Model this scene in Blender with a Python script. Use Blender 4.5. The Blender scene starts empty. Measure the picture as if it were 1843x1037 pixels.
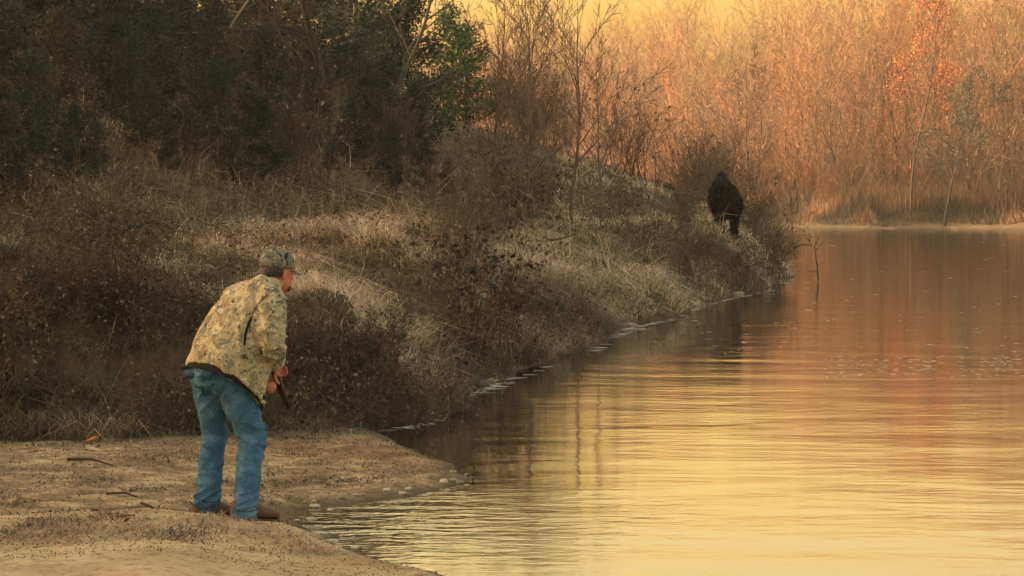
import bpy, bmesh, math, random
import numpy as np
from mathutils import Vector, Matrix, noise as mnoise

random.seed(7)
RNG = np.random.default_rng(11)
scene = bpy.context.scene
COL = scene.collection
R = math.radians

# ------------------------------------------------------------------ camera
F = 4600.0            # focal length in photo pixels (photo 1843 x 1037)
CAMZ = 1.9            # metres above the river
HOR = 375.0           # horizon row in the photo
cam_d = bpy.data.cameras.new('camera')
cam_d.sensor_width = 36.0
cam_d.lens = 36.0 * F / 1843.0
cam_d.clip_start = 0.1
cam_d.clip_end = 6000
cam = bpy.data.objects.new('camera', cam_d)
COL.objects.link(cam)
cam.location = (0, 0, CAMZ)
cam.rotation_euler = (R(90) - math.atan((518.5 - HOR) / F), 0, 0)
scene.camera = cam

# ------------------------------------------------------------------ sky, sun, exposure
SUN_AZ = R(-82)      # left of the view axis (+Y), just ahead of abeam: the hill shades the near bank
SUN_EL = R(10)
world = bpy.data.worlds.new('World')
scene.world = world
world.use_nodes = True
wn = world.node_tree
wn.nodes.clear()
sky = wn.nodes.new('ShaderNodeTexSky')
sky.sky_type = 'NISHITA'
sky.sun_disc = False
sky.sun_elevation = SUN_EL
sky.sun_rotation = SUN_AZ
sky.air_density = 1.9
sky.dust_density = 5.0
sky.ozone_density = 0.6
tint = wn.nodes.new('ShaderNodeMix'); tint.data_type = 'RGBA'; tint.blend_type = 'MULTIPLY'
tint.inputs[0].default_value = 1.0
tint.inputs[7].default_value = (1.0, 0.86, 0.78, 1)
bg = wn.nodes.new('ShaderNodeBackground')
bg.inputs['Strength'].default_value = 0.13
wo = wn.nodes.new('ShaderNodeOutputWorld')
wn.links.new(sky.outputs[0], tint.inputs[6])
wn.links.new(tint.outputs[2], bg.inputs[0])
wn.links.new(bg.outputs[0], wo.inputs[0])

sun_d = bpy.data.lights.new('sun', 'SUN')
sun_d.energy = 3.0
sun_d.angle = R(10)
sun_d.color = (1.0, 0.78, 0.5)
sun = bpy.data.objects.new('sun', sun_d)
COL.objects.link(sun)
to_sun = Vector((math.sin(SUN_AZ) * math.cos(SUN_EL), math.cos(SUN_AZ) * math.cos(SUN_EL), math.sin(SUN_EL)))
sun.rotation_euler = (-to_sun).to_track_quat('-Z', 'Y').to_euler()

scene.view_settings.view_transform = 'Standard'
scene.view_settings.look = 'None'
scene.view_settings.exposure = 2.48
scene.view_settings.gamma = 1.0
scene.render.filter_size = 2.5
scene.render.film_transparent = False
scene.cycles.use_denoising = True
scene.cycles.denoising_prefilter = 'ACCURATE'
scene.cycles.sample_clamp_indirect = 3.0
scene.cycles.max_bounces = 6
scene.cycles.volume_bounces = 1
scene.cycles.transparent_max_bounces = 8

# ------------------------------------------------------------------ helpers
def W(px, py, d):
    """a point seen at photo pixel (px,py) at distance d along the view"""
    return Vector(((px - 921.5) / F * d, d, CAMZ + (HOR - py) / F * d))
def XY(px, d):
    return ((px - 921.5) / F * d, d)

def tag(o, label=None, cat=None, group=None, kind=None):
    if label: o['label'] = label
    if cat: o['category'] = cat
    if group: o['group'] = group
    if kind: o['kind'] = kind
    return o
def empty(name, loc=(0, 0, 0)):
    o = bpy.data.objects.new(name, None)
    o.empty_display_size = 0.2
    o.location = loc
    COL.objects.link(o)
    return o
def link(name, me, parent=None, mat=None, smooth=False):
    o = bpy.data.objects.new(name, me)
    COL.objects.link(o)
    if parent is not None: o.parent = parent
    if mat is not None:
        me.materials.clear(); me.materials.append(mat)
    if smooth:
        me.polygons.foreach_set('use_smooth', np.ones(len(me.polygons), dtype=bool))
    return o
def np_mesh(name, V, faces, col=None):
    """faces: list of int arrays (n,3) or (n,4)"""
    V = np.asarray(V, dtype=np.float32)
    me = bpy.data.meshes.new(name)
    loops = np.concatenate([f.ravel() for f in faces]).astype(np.int32)
    tot = np.concatenate([np.full(len(f), f.shape[1], dtype=np.int32) for f in faces])
    start = np.concatenate([[0], np.cumsum(tot)[:-1]]).astype(np.int32)
    me.vertices.add(len(V)); me.vertices.foreach_set('co', V.ravel())
    me.loops.add(len(loops)); me.loops.foreach_set('vertex_index', loops)
    me.polygons.add(len(tot)); me.polygons.foreach_set('loop_start', start)
    me.polygons.foreach_set('loop_total', tot)
    if col is not None:
        a = me.color_attributes.new('Col', 'FLOAT_COLOR', 'POINT')
        c = np.ones((len(V), 4), dtype=np.float32); c[:, :3] = col
        a.data.foreach_set('color', c.ravel())
    me.update(calc_edges=True)
    return me

def node_mat(name):
    m = bpy.data.materials.new(name); m.use_nodes = True
    nt = m.node_tree
    b = nt.nodes['Principled BSDF']
    return m, nt, b
def N(nt, typ, **kw):
    n = nt.nodes.new(typ)
    for k, v in kw.items(): setattr(n, k, v)
    return n
def ramp(nt, stops, fac=None):
    r = N(nt, 'ShaderNodeValToRGB')
    el = r.color_ramp.elements
    while len(el) < len(stops): el.new(0.5)
    for e, (p, c) in zip(el, stops):
        e.position = p; e.color = (*c, 1)
    if fac is not None: nt.links.new(fac, r.inputs[0])
    return r
def noise_tex(nt, scale, detail=4, rough=0.55, vec=None, distort=0.0):
    n = N(nt, 'ShaderNodeTexNoise')
    n.inputs['Scale'].default_value = scale
    n.inputs['Detail'].default_value = detail
    n.inputs['Roughness'].default_value = rough
    n.inputs['Distortion'].default_value = distort
    if vec is not None: nt.links.new(vec, n.inputs['Vector'])
    return n
def bump(nt, b, height, strength=0.5, dist=0.02):
    n = N(nt, 'ShaderNodeBump')
    n.inputs['Strength'].default_value = strength
    n.inputs['Distance'].default_value = dist
    nt.links.new(height, n.inputs['Height'])
    nt.links.new(n.outputs[0], b.inputs['Normal'])
    return n
def mixcol(nt, a, b_, fac, mode='MIX'):
    m = N(nt, 'ShaderNodeMix', data_type='RGBA', blend_type=mode)
    for sock, v in ((m.inputs[6], a), (m.inputs[7], b_), (m.inputs[0], fac)):
        if hasattr(v, 'links'): nt.links.new(v, sock)
        elif isinstance(v, (int, float)): sock.default_value = v
        else: sock.default_value = (*v, 1)
    return m.outputs[2]

def col_mat(name, rough=0.85, translucent=0.0, var=0.25, scale=3.0):
    """tint comes from the geometry's own colour attribute, broken up by noise"""
    m, nt, b = node_mat(name)
    at = N(nt, 'ShaderNodeAttribute', attribute_name='Col')
    nz = noise_tex(nt, scale, 3)
    rp = ramp(nt, [(0.3, (1 - var,) * 3), (0.7, (1 + var,) * 3)], nz.outputs[0])
    c = mixcol(nt, at.outputs[0], rp.outputs[0], 1.0, 'MULTIPLY')
    nt.links.new(c, b.inputs['Base Color'])
    b.inputs['Roughness'].default_value = rough
    b.inputs['Specular IOR Level'].default_value = 0.2
    if translucent > 0:
        tr = N(nt, 'ShaderNodeBsdfTranslucent')
        nt.links.new(c, tr.inputs[0])
        mx = N(nt, 'ShaderNodeMixShader'); mx.inputs[0].default_value = translucent
        out = nt.nodes['Material Output']
        nt.links.new(b.outputs[0], mx.inputs[1]); nt.links.new(tr.outputs[0], mx.inputs[2])
        nt.links.new(mx.outputs[0], out.inputs[0])
    return m
M_GRASS = col_mat('dry_grass', translucent=0.25)
M_LEAF = col_mat('leaf', translucent=0.2, rough=0.7)
M_BARK = col_mat('bark', rough=0.95, var=0.35, scale=9)
M_STONE = col_mat('stone', rough=0.9, var=0.3, scale=18)

# value noise in numpy (for terrain and tint fields)
def vnoise(x, y, scale, seed=0):
    x = np.asarray(x) / scale + seed * 17.13; y = np.asarray(y) / scale + seed * 9.71
    xi = np.floor(x).astype(np.int64); yi = np.floor(y).astype(np.int64)
    fx = x - xi; fy = y - yi
    fx = fx * fx * (3 - 2 * fx); fy = fy * fy * (3 - 2 * fy)
    def h(a, b):
        n = (a * 374761393 + b * 668265263 + seed * 144665) & 0x7fffffff
        n = ((n ^ (n >> 13)) * 1274126177) & 0x7fffffff
        return ((n ^ (n >> 16)) & 0xffff) / 65535.0
    return ((h(xi, yi) * (1 - fx) + h(xi + 1, yi) * fx) * (1 - fy)
            + (h(xi, yi + 1) * (1 - fx) + h(xi + 1, yi + 1) * fx) * fy)
def fbm(x, y, scale, seed=0, oct=4):
    s = 0; a = 0.5; t = 0
    for i in range(oct):
        s = s + a * vnoise(x, y, scale / 2 ** i, seed + i); t += a; a *= 0.5
    return s / t
def sstep(a, b, x):
    t = np.clip((x - a) / (b - a), 0, 1)
    return t * t * (3 - 2 * t)

# ------------------------------------------------------------------ terrain
def poly(pts):
    return np.array([p if len(p) == 2 else p[:2] for p in pts], dtype=float)
MAIN = poly([(-60, -60), (-15, -12), (-11, 6), (-9, 15), XY(-700, 18.5), XY(0, 20), XY(200, 20.8), XY(450, 21.6), XY(690, 22.6), XY(790, 23.6),  # unseen left end carried round under the hill that blocks the sun
             XY(835, 26.5), XY(900, 28.7), XY(960, 31.2), XY(1060, 35.6), XY(1095, 40), XY(1200, 44.5), XY(1232, 48),
             XY(1290, 53.5), XY(1380, 60.5), XY(1416, 68), XY(1424, 77), XY(1400, 92), XY(1350, 130), XY(1200, 200),
             XY(900, 330), XY(0, 500), (-420, 640), (-900, 300), (-900, -60)])
SPIT = poly([XY(870, 12.9), XY(720, 13.6), XY(620, 14.3), XY(560, 15.3), XY(590, 16), XY(690, 16.5), XY(805, 17.2),
             XY(880, 18.2), XY(850, 18.95), XY(800, 19.8), XY(745, 20.6), XY(705, 21.6), XY(690, 22.8), XY(450, 25),
             XY(-1500, 24), (-900, 24), (-900, -900), (1.5, -900), (1.5, 0), (1.2, 5), (0.5, 10)])
FAR = poly([XY(-1500, 700), XY(700, 420), XY(1100, 300), XY(1300, 256), XY(1430, 239), XY(1560, 236), XY(1700, 238), XY(1843, 233),
            XY(2400, 215), XY(3000, 150), (75, 60), (70, -900), (2500, -900), (2500, 2500), (-2500, 2500), (-2500, 900)])
HILL = poly([(-900, -60), (-60, -60), (-19, -12), (-14.5, 10), (-13.2, 20), XY(-1500, 26.5), XY(-400, 28.5), XY(0, 31.5), XY(300, 36), XY(600, 44), XY(850, 58), XY(1000, 72),  # first points, out of view, are added to shade the man and beach
             XY(1130, 80), XY(1270, 82), XY(1350, 98), XY(1330, 140), XY(1150, 200), XY(850, 320), XY(0, 480), (-420, 600), (-900, 300)])
def sdist(x, y, P):
    x = np.asarray(x, dtype=float); y = np.asarray(y, dtype=float)
    best = np.full(x.shape, 1e18); ins = np.zeros(x.shape, dtype=bool)
    for i in range(len(P)):
        ax, ay = P[i]; bx, by = P[(i + 1) % len(P)]
        ex, ey = bx - ax, by - ay
        t = np.clip(((x - ax) * ex + (y - ay) * ey) / (ex * ex + ey * ey), 0, 1)
        best = np.minimum(best, (x - ax - t * ex) ** 2 + (y - ay - t * ey) ** 2)
        if ay != by:
            c = ((ay > y) != (by > y)) & (x < (bx - ax) * (y - ay) / (by - ay) + ax)
            ins ^= c
    return np.sqrt(best) * np.where(ins, 1, -1)

def relief(x, y):
    """hummocks and hollows of the bank, 0..1"""
    return 0.6 * fbm(x, y, 2.6, 31, 2) + 0.4 * fbm(x, y, 1.1, 35, 2)
MOUND_C = XY(1085, 45.5)
NOSE_C = XY(655, 25.6)
def nose_zone(x, y):
    return np.exp(-(((x - NOSE_C[0]) / 0.85) ** 2 + ((y - NOSE_C[1]) / 2.2) ** 2) ** 2)
def mound_zone(x, y):
    return np.exp(-(((x - MOUND_C[0]) / 2.0) ** 2 + ((y - MOUND_C[1]) / 5.0) ** 2) ** 2)
CREST_PX = np.array([-1500, 0, 150, 270, 380, 480, 560, 640, 740, 845, 900])
CREST_Z = np.array([.20, .165, .195, .225, .190, .145, .11, .09, .075, .065, .06])
CRX = np.arange(-1500, 1000, 10.0)
_k = np.exp(-(np.arange(-12, 13) / 5.0) ** 2); _k /= _k.sum()
CRZ = np.convolve(np.pad(np.interp(CRX, CREST_PX, CREST_Z), 12, mode='edge'), _k, mode='valid')
def height(x, y):
    x = np.asarray(x, dtype=float); y = np.asarray(y, dtype=float)
    yy = np.maximum(np.abs(y), 0.5)
    px = 921.5 + x / yy * F
    wob = (fbm(x, y, 3.0, 3) - 0.5)
    sm = sdist(x, y, MAIN) + wob * (0.9 + 0.5 * sstep(26, 20, y)) * sstep(12, 18, y)
    sm = sm + (fbm(x, y, 0.9, 39, 3) - 0.5) * 1.3 * sstep(28, 24, y) * sstep(14, 18, y)
    ss = sdist(x, y, SPIT) + (fbm(x, y, 0.9, 5) - 0.5) * 0.35
    sf = sdist(x, y, FAR) + wob * 3
    sh = sdist(x, y, HILL) + wob * 2.0
    # river bed
    z = np.full(x.shape, -0.7) + 0.0 * x
    def shore(s, run):   # underwater shelf up to the waterline
        return np.clip(s * run, -0.7, -0.012)
    z = np.maximum(z, shore(ss, 0.16)); z = np.maximum(z, shore(sm, 0.5)); z = np.maximum(z, shore(sf, 0.3))
    # sand spit, beach and the mound at the camera's feet
    beach = 0.06 * sstep(0, 0.35, ss) + 0.04 * sstep(0.6, 3, ss) + (fbm(x, y, 1.1, 8) - 0.5) * 0.075 * sstep(0, 0.8, ss) + (fbm(x, y, 0.28, 9, 3) - 0.5) * 0.05 * sstep(0.1, 0.8, ss) * sstep(14.6, 15.6, y)
    cz = np.interp(px, CRX, CRZ)
    dd = y - 14.25
    prof = np.where(dd > 0, np.exp(-(dd / 0.50) ** 2), 1.0 - 0.04 * np.clip(-dd, 0, 6))
    mound = np.maximum(cz - 0.06, 0) * prof * sstep(-40, 5, y) + ((fbm(x, y, 0.8, 21) - 0.5) * 0.05 + (fbm(x, y, 0.16, 23, 3) - 0.5) * 0.018) * sstep(15.3, 14.6, y)
    z = np.where(ss > 0, np.maximum(z, beach + mound * sstep(0, 0.35, ss) - 0.012), z)
    # main bank: steep face, rounded lip, terrace
    hb = 1.30 - 0.15 * np.exp(-((px - 1100) / 110) ** 2) * (y < 62)
    hb = hb + 0.26 * np.exp(-((px - 1290) / 90) ** 2) * sstep(54, 64, y)
    w = np.interp(px, [0, 600, 800, 900, 1000, 1100, 1210, 1260, 1450], [2.6, 2.7, 2.6, 3.0, 3.6, 3.2, 2.2, 2.6, 3.0])
    t = np.clip(sm / w, 0, 1)
    face = hb * (1 - (1 - t) ** 1.7)
    face = face * (1 - 0.45 * np.exp(-((px - 885) / 60) ** 2) * sstep(12, 2, sm))        # shrub-filled gully
    face = face * (1 - 0.6 * np.exp(-((px - 1232) / 16) ** 2) * sstep(9, 2, sm))         # notch beside the grass mound
    mz = np.maximum(mound_zone(x, y), 0.9 * nose_zone(x, y))
    face = face + 1.25 * (relief(x, y) - 0.52) * sstep(0, 1.4, sm) * sstep(120, 60, y) * (1 - 0.85 * mz) + 0.10 * mz
    stp = 0.34 + 0.12 * (fbm(x, y, 5.0, 43, 2) - 0.5)
    q = face / stp + 1.1 * (fbm(x, y, 1.7, 45, 3) - 0.5)
    ter = (np.floor(q) + sstep(0.10, 0.42, q - np.floor(q))) * stp
    face = face + (ter - q * stp) * 0.85 * sstep(0.1, 0.9, sm) * sstep(75, 50, y) * (1 - 0.8 * mz)
    face = face + 0.16 * (fbm(x, y, 0.5, 37) - 0.5) * sstep(0, 0.8, sm) * sstep(90, 40, y)
    # hill
    sl = np.interp(px, [0, 600, 900, 1150, 1260, 1380], [0.52, 0.46, 0.40, 0.38, 0.34, 0.2])
    hill = 15 * (1 - np.exp(-np.clip(sh, 0, None) * sl / 15)) + 1.6 * (fbm(x, y, 7, 41) - 0.5) * sstep(0, 6, sh)
    z = np.where(sm > 0, np.maximum(z, face + np.maximum(hill, 0)), z)
    # far shore: low pale bank and rising woodland floor
    far = (0.5 + 2.2 * fbm(x, y, 11, 53, 3)) * sstep(0, 7, sf) + 0.045 * np.clip(sf, 0, 400) + 1.2 * (fbm(x, y, 18, 51) - 0.5) * sstep(0, 10, sf)
    z = np.where(sf > 0, np.maximum(z, far), z)
    return z
def slope(x, y):
    e = 0.12; h0 = height(x, y)
    return np.hypot(height(x + e, y) - h0, height(x, y + e) - h0) / e
def hz(x, y):
    return float(height(np.array([x]), np.array([y]))[0])
def ground_at(px, d):
    x, y = XY(px, d); return Vector((x, y, hz(x, y)))

def build_ground():
    ang = np.concatenate([np.linspace(-180, -30, 50)[:-1], np.linspace(-30, -13, 60)[:-1], np.linspace(-13, 13, 430)[:-1],
                          np.linspace(13, 30, 50)[:-1], np.linspace(30, 180, 50)])
    tn = np.radians(ang)
    dist = np.concatenate([np.linspace(0.6, 11.5, 20)[:-1], np.linspace(11.5, 30, 190)[:-1], np.geomspace(30, 110, 190)[:-1],
                           np.geomspace(110, 320, 110)[:-1], np.geomspace(320, 800, 20)])
    A, D = np.meshgrid(tn, dist)
    x = np.sin(A) * D; y = np.cos(A) * D
    z = height(x.ravel(), y.ravel()).reshape(x.shape)
    V = np.stack([x, y, z], -1).reshape(-1, 3)
    nr, nc = x.shape
    i = np.arange(nr - 1)[:, None] * nc + np.arange(nc - 1)[None, :]
    f = np.stack([i, i + 1, i + nc + 1, i + nc], -1).reshape(-1, 4)
    me = np_mesh('ground', V, [f])
    m, nt, b = node_mat('ground')
    geo = N(nt, 'ShaderNodeNewGeometry')
    sep = N(nt, 'ShaderNodeSeparateXYZ'); nt.links.new(geo.outputs['Position'], sep.inputs[0])
    n1 = noise_tex(nt, 1.3, 6, 0.6, geo.outputs['Position'])
    n2 = noise_tex(nt, 14, 5, 0.65, geo.outputs['Position'])
    n3 = noise_tex(nt, 0.35, 3, 0.5, geo.outputs['Position'])
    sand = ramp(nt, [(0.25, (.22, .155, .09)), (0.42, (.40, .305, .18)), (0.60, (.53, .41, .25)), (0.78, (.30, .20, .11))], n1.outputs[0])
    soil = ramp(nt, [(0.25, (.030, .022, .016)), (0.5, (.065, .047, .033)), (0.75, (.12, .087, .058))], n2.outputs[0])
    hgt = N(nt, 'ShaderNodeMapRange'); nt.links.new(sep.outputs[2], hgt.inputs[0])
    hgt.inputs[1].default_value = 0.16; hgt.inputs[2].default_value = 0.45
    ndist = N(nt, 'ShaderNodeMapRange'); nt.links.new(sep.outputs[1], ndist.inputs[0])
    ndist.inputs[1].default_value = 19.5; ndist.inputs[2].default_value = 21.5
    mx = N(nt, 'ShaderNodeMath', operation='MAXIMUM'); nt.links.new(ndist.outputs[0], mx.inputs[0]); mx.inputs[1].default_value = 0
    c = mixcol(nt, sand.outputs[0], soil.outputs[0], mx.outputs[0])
    # speckle of litter on the sand and reddish stains on the mound
    n4 = noise_tex(nt, 3.2, 6, 0.7, geo.outputs['Position'], 0.5)
    flat = N(nt, 'ShaderNodeMapRange'); nt.links.new(sep.outputs[1], flat.inputs[0])
    flat.inputs[1].default_value = 14.6; flat.inputs[2].default_value = 15.6
    tuft = ramp(nt, [(0.40, (0, 0, 0)), (0.54, (1, 1, 1))], n4.outputs[0])
    tm = N(nt, 'ShaderNodeMath', operation='MULTIPLY'); nt.links.new(flat.outputs[0], tm.inputs[0]); nt.links.new(tuft.outputs[0], tm.inputs[1])
    tm2 = N(nt, 'ShaderNodeMath', operation='MULTIPLY'); nt.links.new(tm.outputs[0], tm2.inputs[0]); tm2.inputs[1].default_value = 0.75
    c = mixcol(nt, c, (.15, .112, .066), tm2.outputs[0])
    spk = ramp(nt, [(0.52, (1, 1, 1)), (0.66, (.42, .36, .29))], n2.outputs[0])
    c = mixcol(nt, c, spk.outputs[0], 0.8, 'MULTIPLY')
    st = ramp(nt, [(0.5, (1, 1, 1)), (0.72, (.80, .60, .45))], n3.outputs[0])
    c = mixcol(nt, c, st.outputs[0], 0.7, 'MULTIPLY')
    fb = N(nt, 'ShaderNodeMapRange'); nt.links.new(sep.outputs[1], fb.inputs[0]); fb.inputs[1].default_value = 150; fb.inputs[2].default_value = 170
    fz = N(nt, 'ShaderNodeMapRange'); nt.links.new(sep.outputs[2], fz.inputs[0]); fz.inputs[1].default_value = 1.0; fz.inputs[2].default_value = 0.4
    fm = N(nt, 'ShaderNodeMath', operation='MULTIPLY'); nt.links.new(fb.outputs[0], fm.inputs[0]); nt.links.new(fz.outputs[0], fm.inputs[1])
    fm2 = N(nt, 'ShaderNodeMath', operation='MULTIPLY'); nt.links.new(fm.outputs[0], fm2.inputs[0]); fm2.inputs[1].default_value = 0.25
    c = mixcol(nt, c, sand.outputs[0], fm2.outputs[0])
    # wet rim at the waterline
    wet = N(nt, 'ShaderNodeMapRange'); nt.links.new(sep.outputs[2], wet.inputs[0])
    wet.inputs[1].default_value = 0.0; wet.inputs[2].default_value = 0.05
    wet.inputs[3].default_value = 1; wet.inputs[4].default_value = 0
    c = mixcol(nt, c, (.085, .062, .038), wet.outputs[0])
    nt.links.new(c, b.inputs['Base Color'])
    b.inputs['Roughness'].default_value = 0.95
    b.inputs['Specular IOR Level'].default_value = 0.15
    n5 = noise_tex(nt, 45, 4, 0.7, geo.outputs['Position'])
    hs = N(nt, 'ShaderNodeMath', operation='MULTIPLY_ADD'); nt.links.new(n5.outputs[0], hs.inputs[0]); hs.inputs[1].default_value = 0.45; nt.links.new(n2.outputs[0], hs.inputs[2])
    bump(nt, b, hs.outputs[0], 1.0, 0.07)
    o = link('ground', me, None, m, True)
    tag(o, kind='structure')
    return o
build_ground()

def build_river():
    X = [-780, 780]; Y = [-780, 780]
    V = np.array([(X[0], Y[0], 0), (X[1], Y[0], 0), (X[1], Y[1], 0), (X[0], Y[1], 0)], dtype=float)
    me = np_mesh('river', V, [np.array([[0, 1, 2, 3]])])
    m, nt, b = node_mat('river_water')
    geo = N(nt, 'ShaderNodeNewGeometry')
    b.inputs['Base Color'].default_value = (.115, .082, .043, 1)
    b.inputs['Roughness'].default_value = 0.04
    b.inputs['IOR'].default_value = 2.1
    b.inputs['Specular IOR Level'].default_value = 0.5
    mp = N(nt, 'ShaderNodeMapping'); mp.inputs['Scale'].default_value = (0.55, 1.0, 1)
    mp.inputs['Rotation'].default_value = (0, 0, R(8))
    nt.links.new(geo.outputs['Position'], mp.inputs[0])
    a = noise_tex(nt, 0.9, 3, 0.5, mp.outputs[0], 0.3)
    c = noise_tex(nt, 5.5, 3, 0.6, mp.outputs[0], 0.2)
    big = noise_tex(nt, 0.06, 2, 0.5, geo.outputs['Position'])
    calm = ramp(nt, [(0.38, (.15,) * 3), (0.62, (1,) * 3)], big.outputs[0])
    dv = N(nt, 'ShaderNodeVectorMath', operation='DISTANCE'); nt.links.new(geo.outputs['Position'], dv.inputs[0]); dv.inputs[1].default_value = (-0.75, 15.6, 0)
    near = N(nt, 'ShaderNodeMapRange'); nt.links.new(dv.outputs['Value'], near.inputs[0]); near.inputs[1].default_value = 0.4; near.inputs[2].default_value = 2.6; near.inputs[3].default_value = 2.2; near.inputs[4].default_value = 0.0
    cs = N(nt, 'ShaderNodeMath', operation='ADD'); nt.links.new(calm.outputs[0], cs.inputs[0]); nt.links.new(near.outputs[0], cs.inputs[1])
    m1 = N(nt, 'ShaderNodeMath', operation='MULTIPLY'); nt.links.new(c.outputs[0], m1.inputs[0]); nt.links.new(cs.outputs[0], m1.inputs[1])
    m2 = N(nt, 'ShaderNodeMath', operation='MULTIPLY'); nt.links.new(m1.outputs[0], m2.inputs[0]); m2.inputs[1].default_value = 0.28
    ad = N(nt, 'ShaderNodeMath', operation='ADD'); nt.links.new(a.outputs[0], ad.inputs[0]); nt.links.new(m2.outputs[0], ad.inputs[1])
    bp = bump(nt, b, ad.outputs[0], 1.0, 0.011)
    # muddy body under a bright mirror that strengthens at grazing angles
    gl = N(nt, 'ShaderNodeBsdfGlossy'); gl.inputs['Roughness'].default_value = 0.05
    fr = N(nt, 'ShaderNodeFresnel'); fr.inputs['IOR'].default_value = 1.33
    nt.links.new(bp.outputs[0], gl.inputs['Normal']); nt.links.new(bp.outputs[0], fr.inputs['Normal'])
    fk = N(nt, 'ShaderNodeMath', operation='MULTIPLY', use_clamp=True); nt.links.new(fr.outputs[0], fk.inputs[0]); fk.inputs[1].default_value = 1.7
    df = N(nt, 'ShaderNodeBsdfDiffuse'); df.inputs['Color'].default_value = (.13, .090, .050, 1)
    ms = N(nt, 'ShaderNodeMixShader'); nt.links.new(fk.outputs[0], ms.inputs[0]); nt.links.new(df.outputs[0], ms.inputs[1]); nt.links.new(gl.outputs[0], ms.inputs[2])
    nt.links.new(ms.outputs[0], nt.nodes['Material Output'].inputs[0])
    o = link('river', me, None, m)
    tag(o, kind='structure')
build_river()

# ------------------------------------------------------------------ vegetation builders
def frames(D):
    D = D / np.maximum(np.linalg.norm(D, axis=1, keepdims=True), 1e-9)
    ref = np.where(np.abs(D[:, 2:3]) < 0.9, np.array([[0, 0, 1.0]]), np.array([[1.0, 0, 0]]))
    U = np.cross(D, ref); U /= np.linalg.norm(U, axis=1, keepdims=True)
    return U, np.cross(D, U)
def tubes(P0, P1, R0, R1, k=3):
    """tapered k-sided sticks for many segments at once"""
    n = len(P0)
    U, Vv = frames(P1 - P0)
    a = np.arange(k) * 2 * math.pi / k
    ring = U[:, None, :] * np.cos(a)[None, :, None] + Vv[:, None, :] * np.sin(a)[None, :, None]
    A = P0[:, None, :] + ring * R0[:, None, None]
    B = P1[:, None, :] + ring * R1[:, None, None]
    V = np.concatenate([A, B], 1).reshape(-1, 3)
    base = (np.arange(n) * 2 * k)[:, None]
    j = np.arange(k); j2 = (j + 1) % k
    f = np.stack([base + j, base + j2, base + k + j2, base + k + j], -1).reshape(-1, 4)
    return V, f
def blades(P, h, w, lean, az, curve=0.5):
    """grass blades: base points P, heights, widths, lean (0..1) towards az, drooping tips"""
    n = len(P)
    out = np.stack([np.cos(az), np.sin(az), np.zeros(n)], 1)
    fa = az + math.pi / 2 + RNG.uniform(-0.7, 0.7, n)
    side = np.stack([np.cos(fa), np.sin(fa), np.zeros(n)], 1)
    up = np.array([[0, 0, 1.0]])
    mid = P + up * (h * 0.55)[:, None] + out * (h * lean * 0.35)[:, None]
    tip = P + up * (h * (1 - curve * lean * 0.5))[:, None] + out * (h * lean)[:, None]
    hw = (w * 0.5)[:, None]
    V = np.stack([P - side * hw, P + side * hw, mid + side * hw * 0.75, mid - side * hw * 0.75, tip], 1).reshape(-1, 3)
    b = (np.arange(n) * 5)[:, None]
    q = (b + np.array([[0, 1, 2, 3]])); t = (b + np.array([[3, 2, 4]]))
    return V, q, t
def leaf_quads(P, size, normal_up=0.0, aspect=0.6, dirs=None):
    """small folded leaves (two triangles sharing a bent midrib)"""
    n = len(P)
    D = RNG.normal(size=(n, 3)) if dirs is None else dirs + RNG.normal(size=(n, 3)) * 0.35
    D[:, 2] *= (1 - normal_up)
    D /= np.linalg.norm(D, axis=1, keepdims=True)
    U, Vv = frames(D)
    a = RNG.uniform(0, 2 * math.pi, n)[:, None]
    S = U * np.cos(a) + Vv * np.sin(a); Nn = np.cross(D, S)
    s = size[:, None]
    V = np.stack([P, P + D * s * 0.5 + S * s * aspect * 0.5 + Nn * s * 0.12, P + D * s, P + D * s * 0.5 - S * s * aspect * 0.5 + Nn * s * 0.12], 1).reshape(-1, 3)
    b = (np.arange(n) * 4)[:, None]
    f = np.concatenate([b + np.array([[0, 1, 2]]), b + np.array([[0, 2, 3]])], 0)
    return V, f
def pick(pal, n, jit=0.15):
    pal = np.array(pal)
    c = pal[RNG.integers(0, len(pal), n)]
    return np.clip(c * (1 + RNG.normal(size=(n, 1)) * jit), 0.005, 0.9)

def grow(rng, base, dirv, length, rad, levels, kids, spread, wander=0.12, upw=0.08, segs=6, min_r=0.002, start=0.25, shrink=0.62):
    """branching skeleton -> list per level of (P0,P1,r0,r1)"""
    out = [[] for _ in range(levels)]
    def rec(p, d, L, r, lv):
        p = np.array(p, float); d = np.array(d, float); d /= np.linalg.norm(d)
        n = segs if lv == 0 else max(2, segs - lv)
        pts = [p]; ds = [d]
        for i in range(n):
            d = d + rng.normal(size=3) * wander; d[2] += upw; d /= np.linalg.norm(d)
            p = p + d * L / n
            pts.append(p); ds.append(d)
        for i in range(n):
            r0 = r * (1 - 0.85 * i / n); r1 = r * (1 - 0.85 * (i + 1) / n)
            out[lv].append((pts[i], pts[i + 1], max(r0, min_r), max(r1, min_r)))
        if lv + 1 < levels:
            k = kids[lv]
            for j in range(k):
                t = start + (1 - start) * (j + rng.random()) / k
                i = min(int(t * n), n - 1)
                q = pts[i] + (pts[i + 1] - pts[i]) * (t * n - i)
                ax = rng.normal(size=3); ax -= ax.dot(ds[i]) * ds[i]; ax /= np.linalg.norm(ax)
                s = spread * rng.uniform(0.7, 1.25)
                nd = ds[i] * math.cos(s) + ax * math.sin(s)
                rec(q, nd, L * shrink * rng.uniform(0.6, 1.1) * (1.15 - 0.55 * t), max(r * (1 - 0.8 * t) * 0.6, min_r), lv + 1)
    rec(base, dirv, length, rad, 0)
    return out
def seg_arrays(segs):
    P0 = np.array([s[0] for s in segs]); P1 = np.array([s[1] for s in segs])
    return P0, P1, np.array([s[2] for s in segs]), np.array([s[3] for s in segs])
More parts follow.
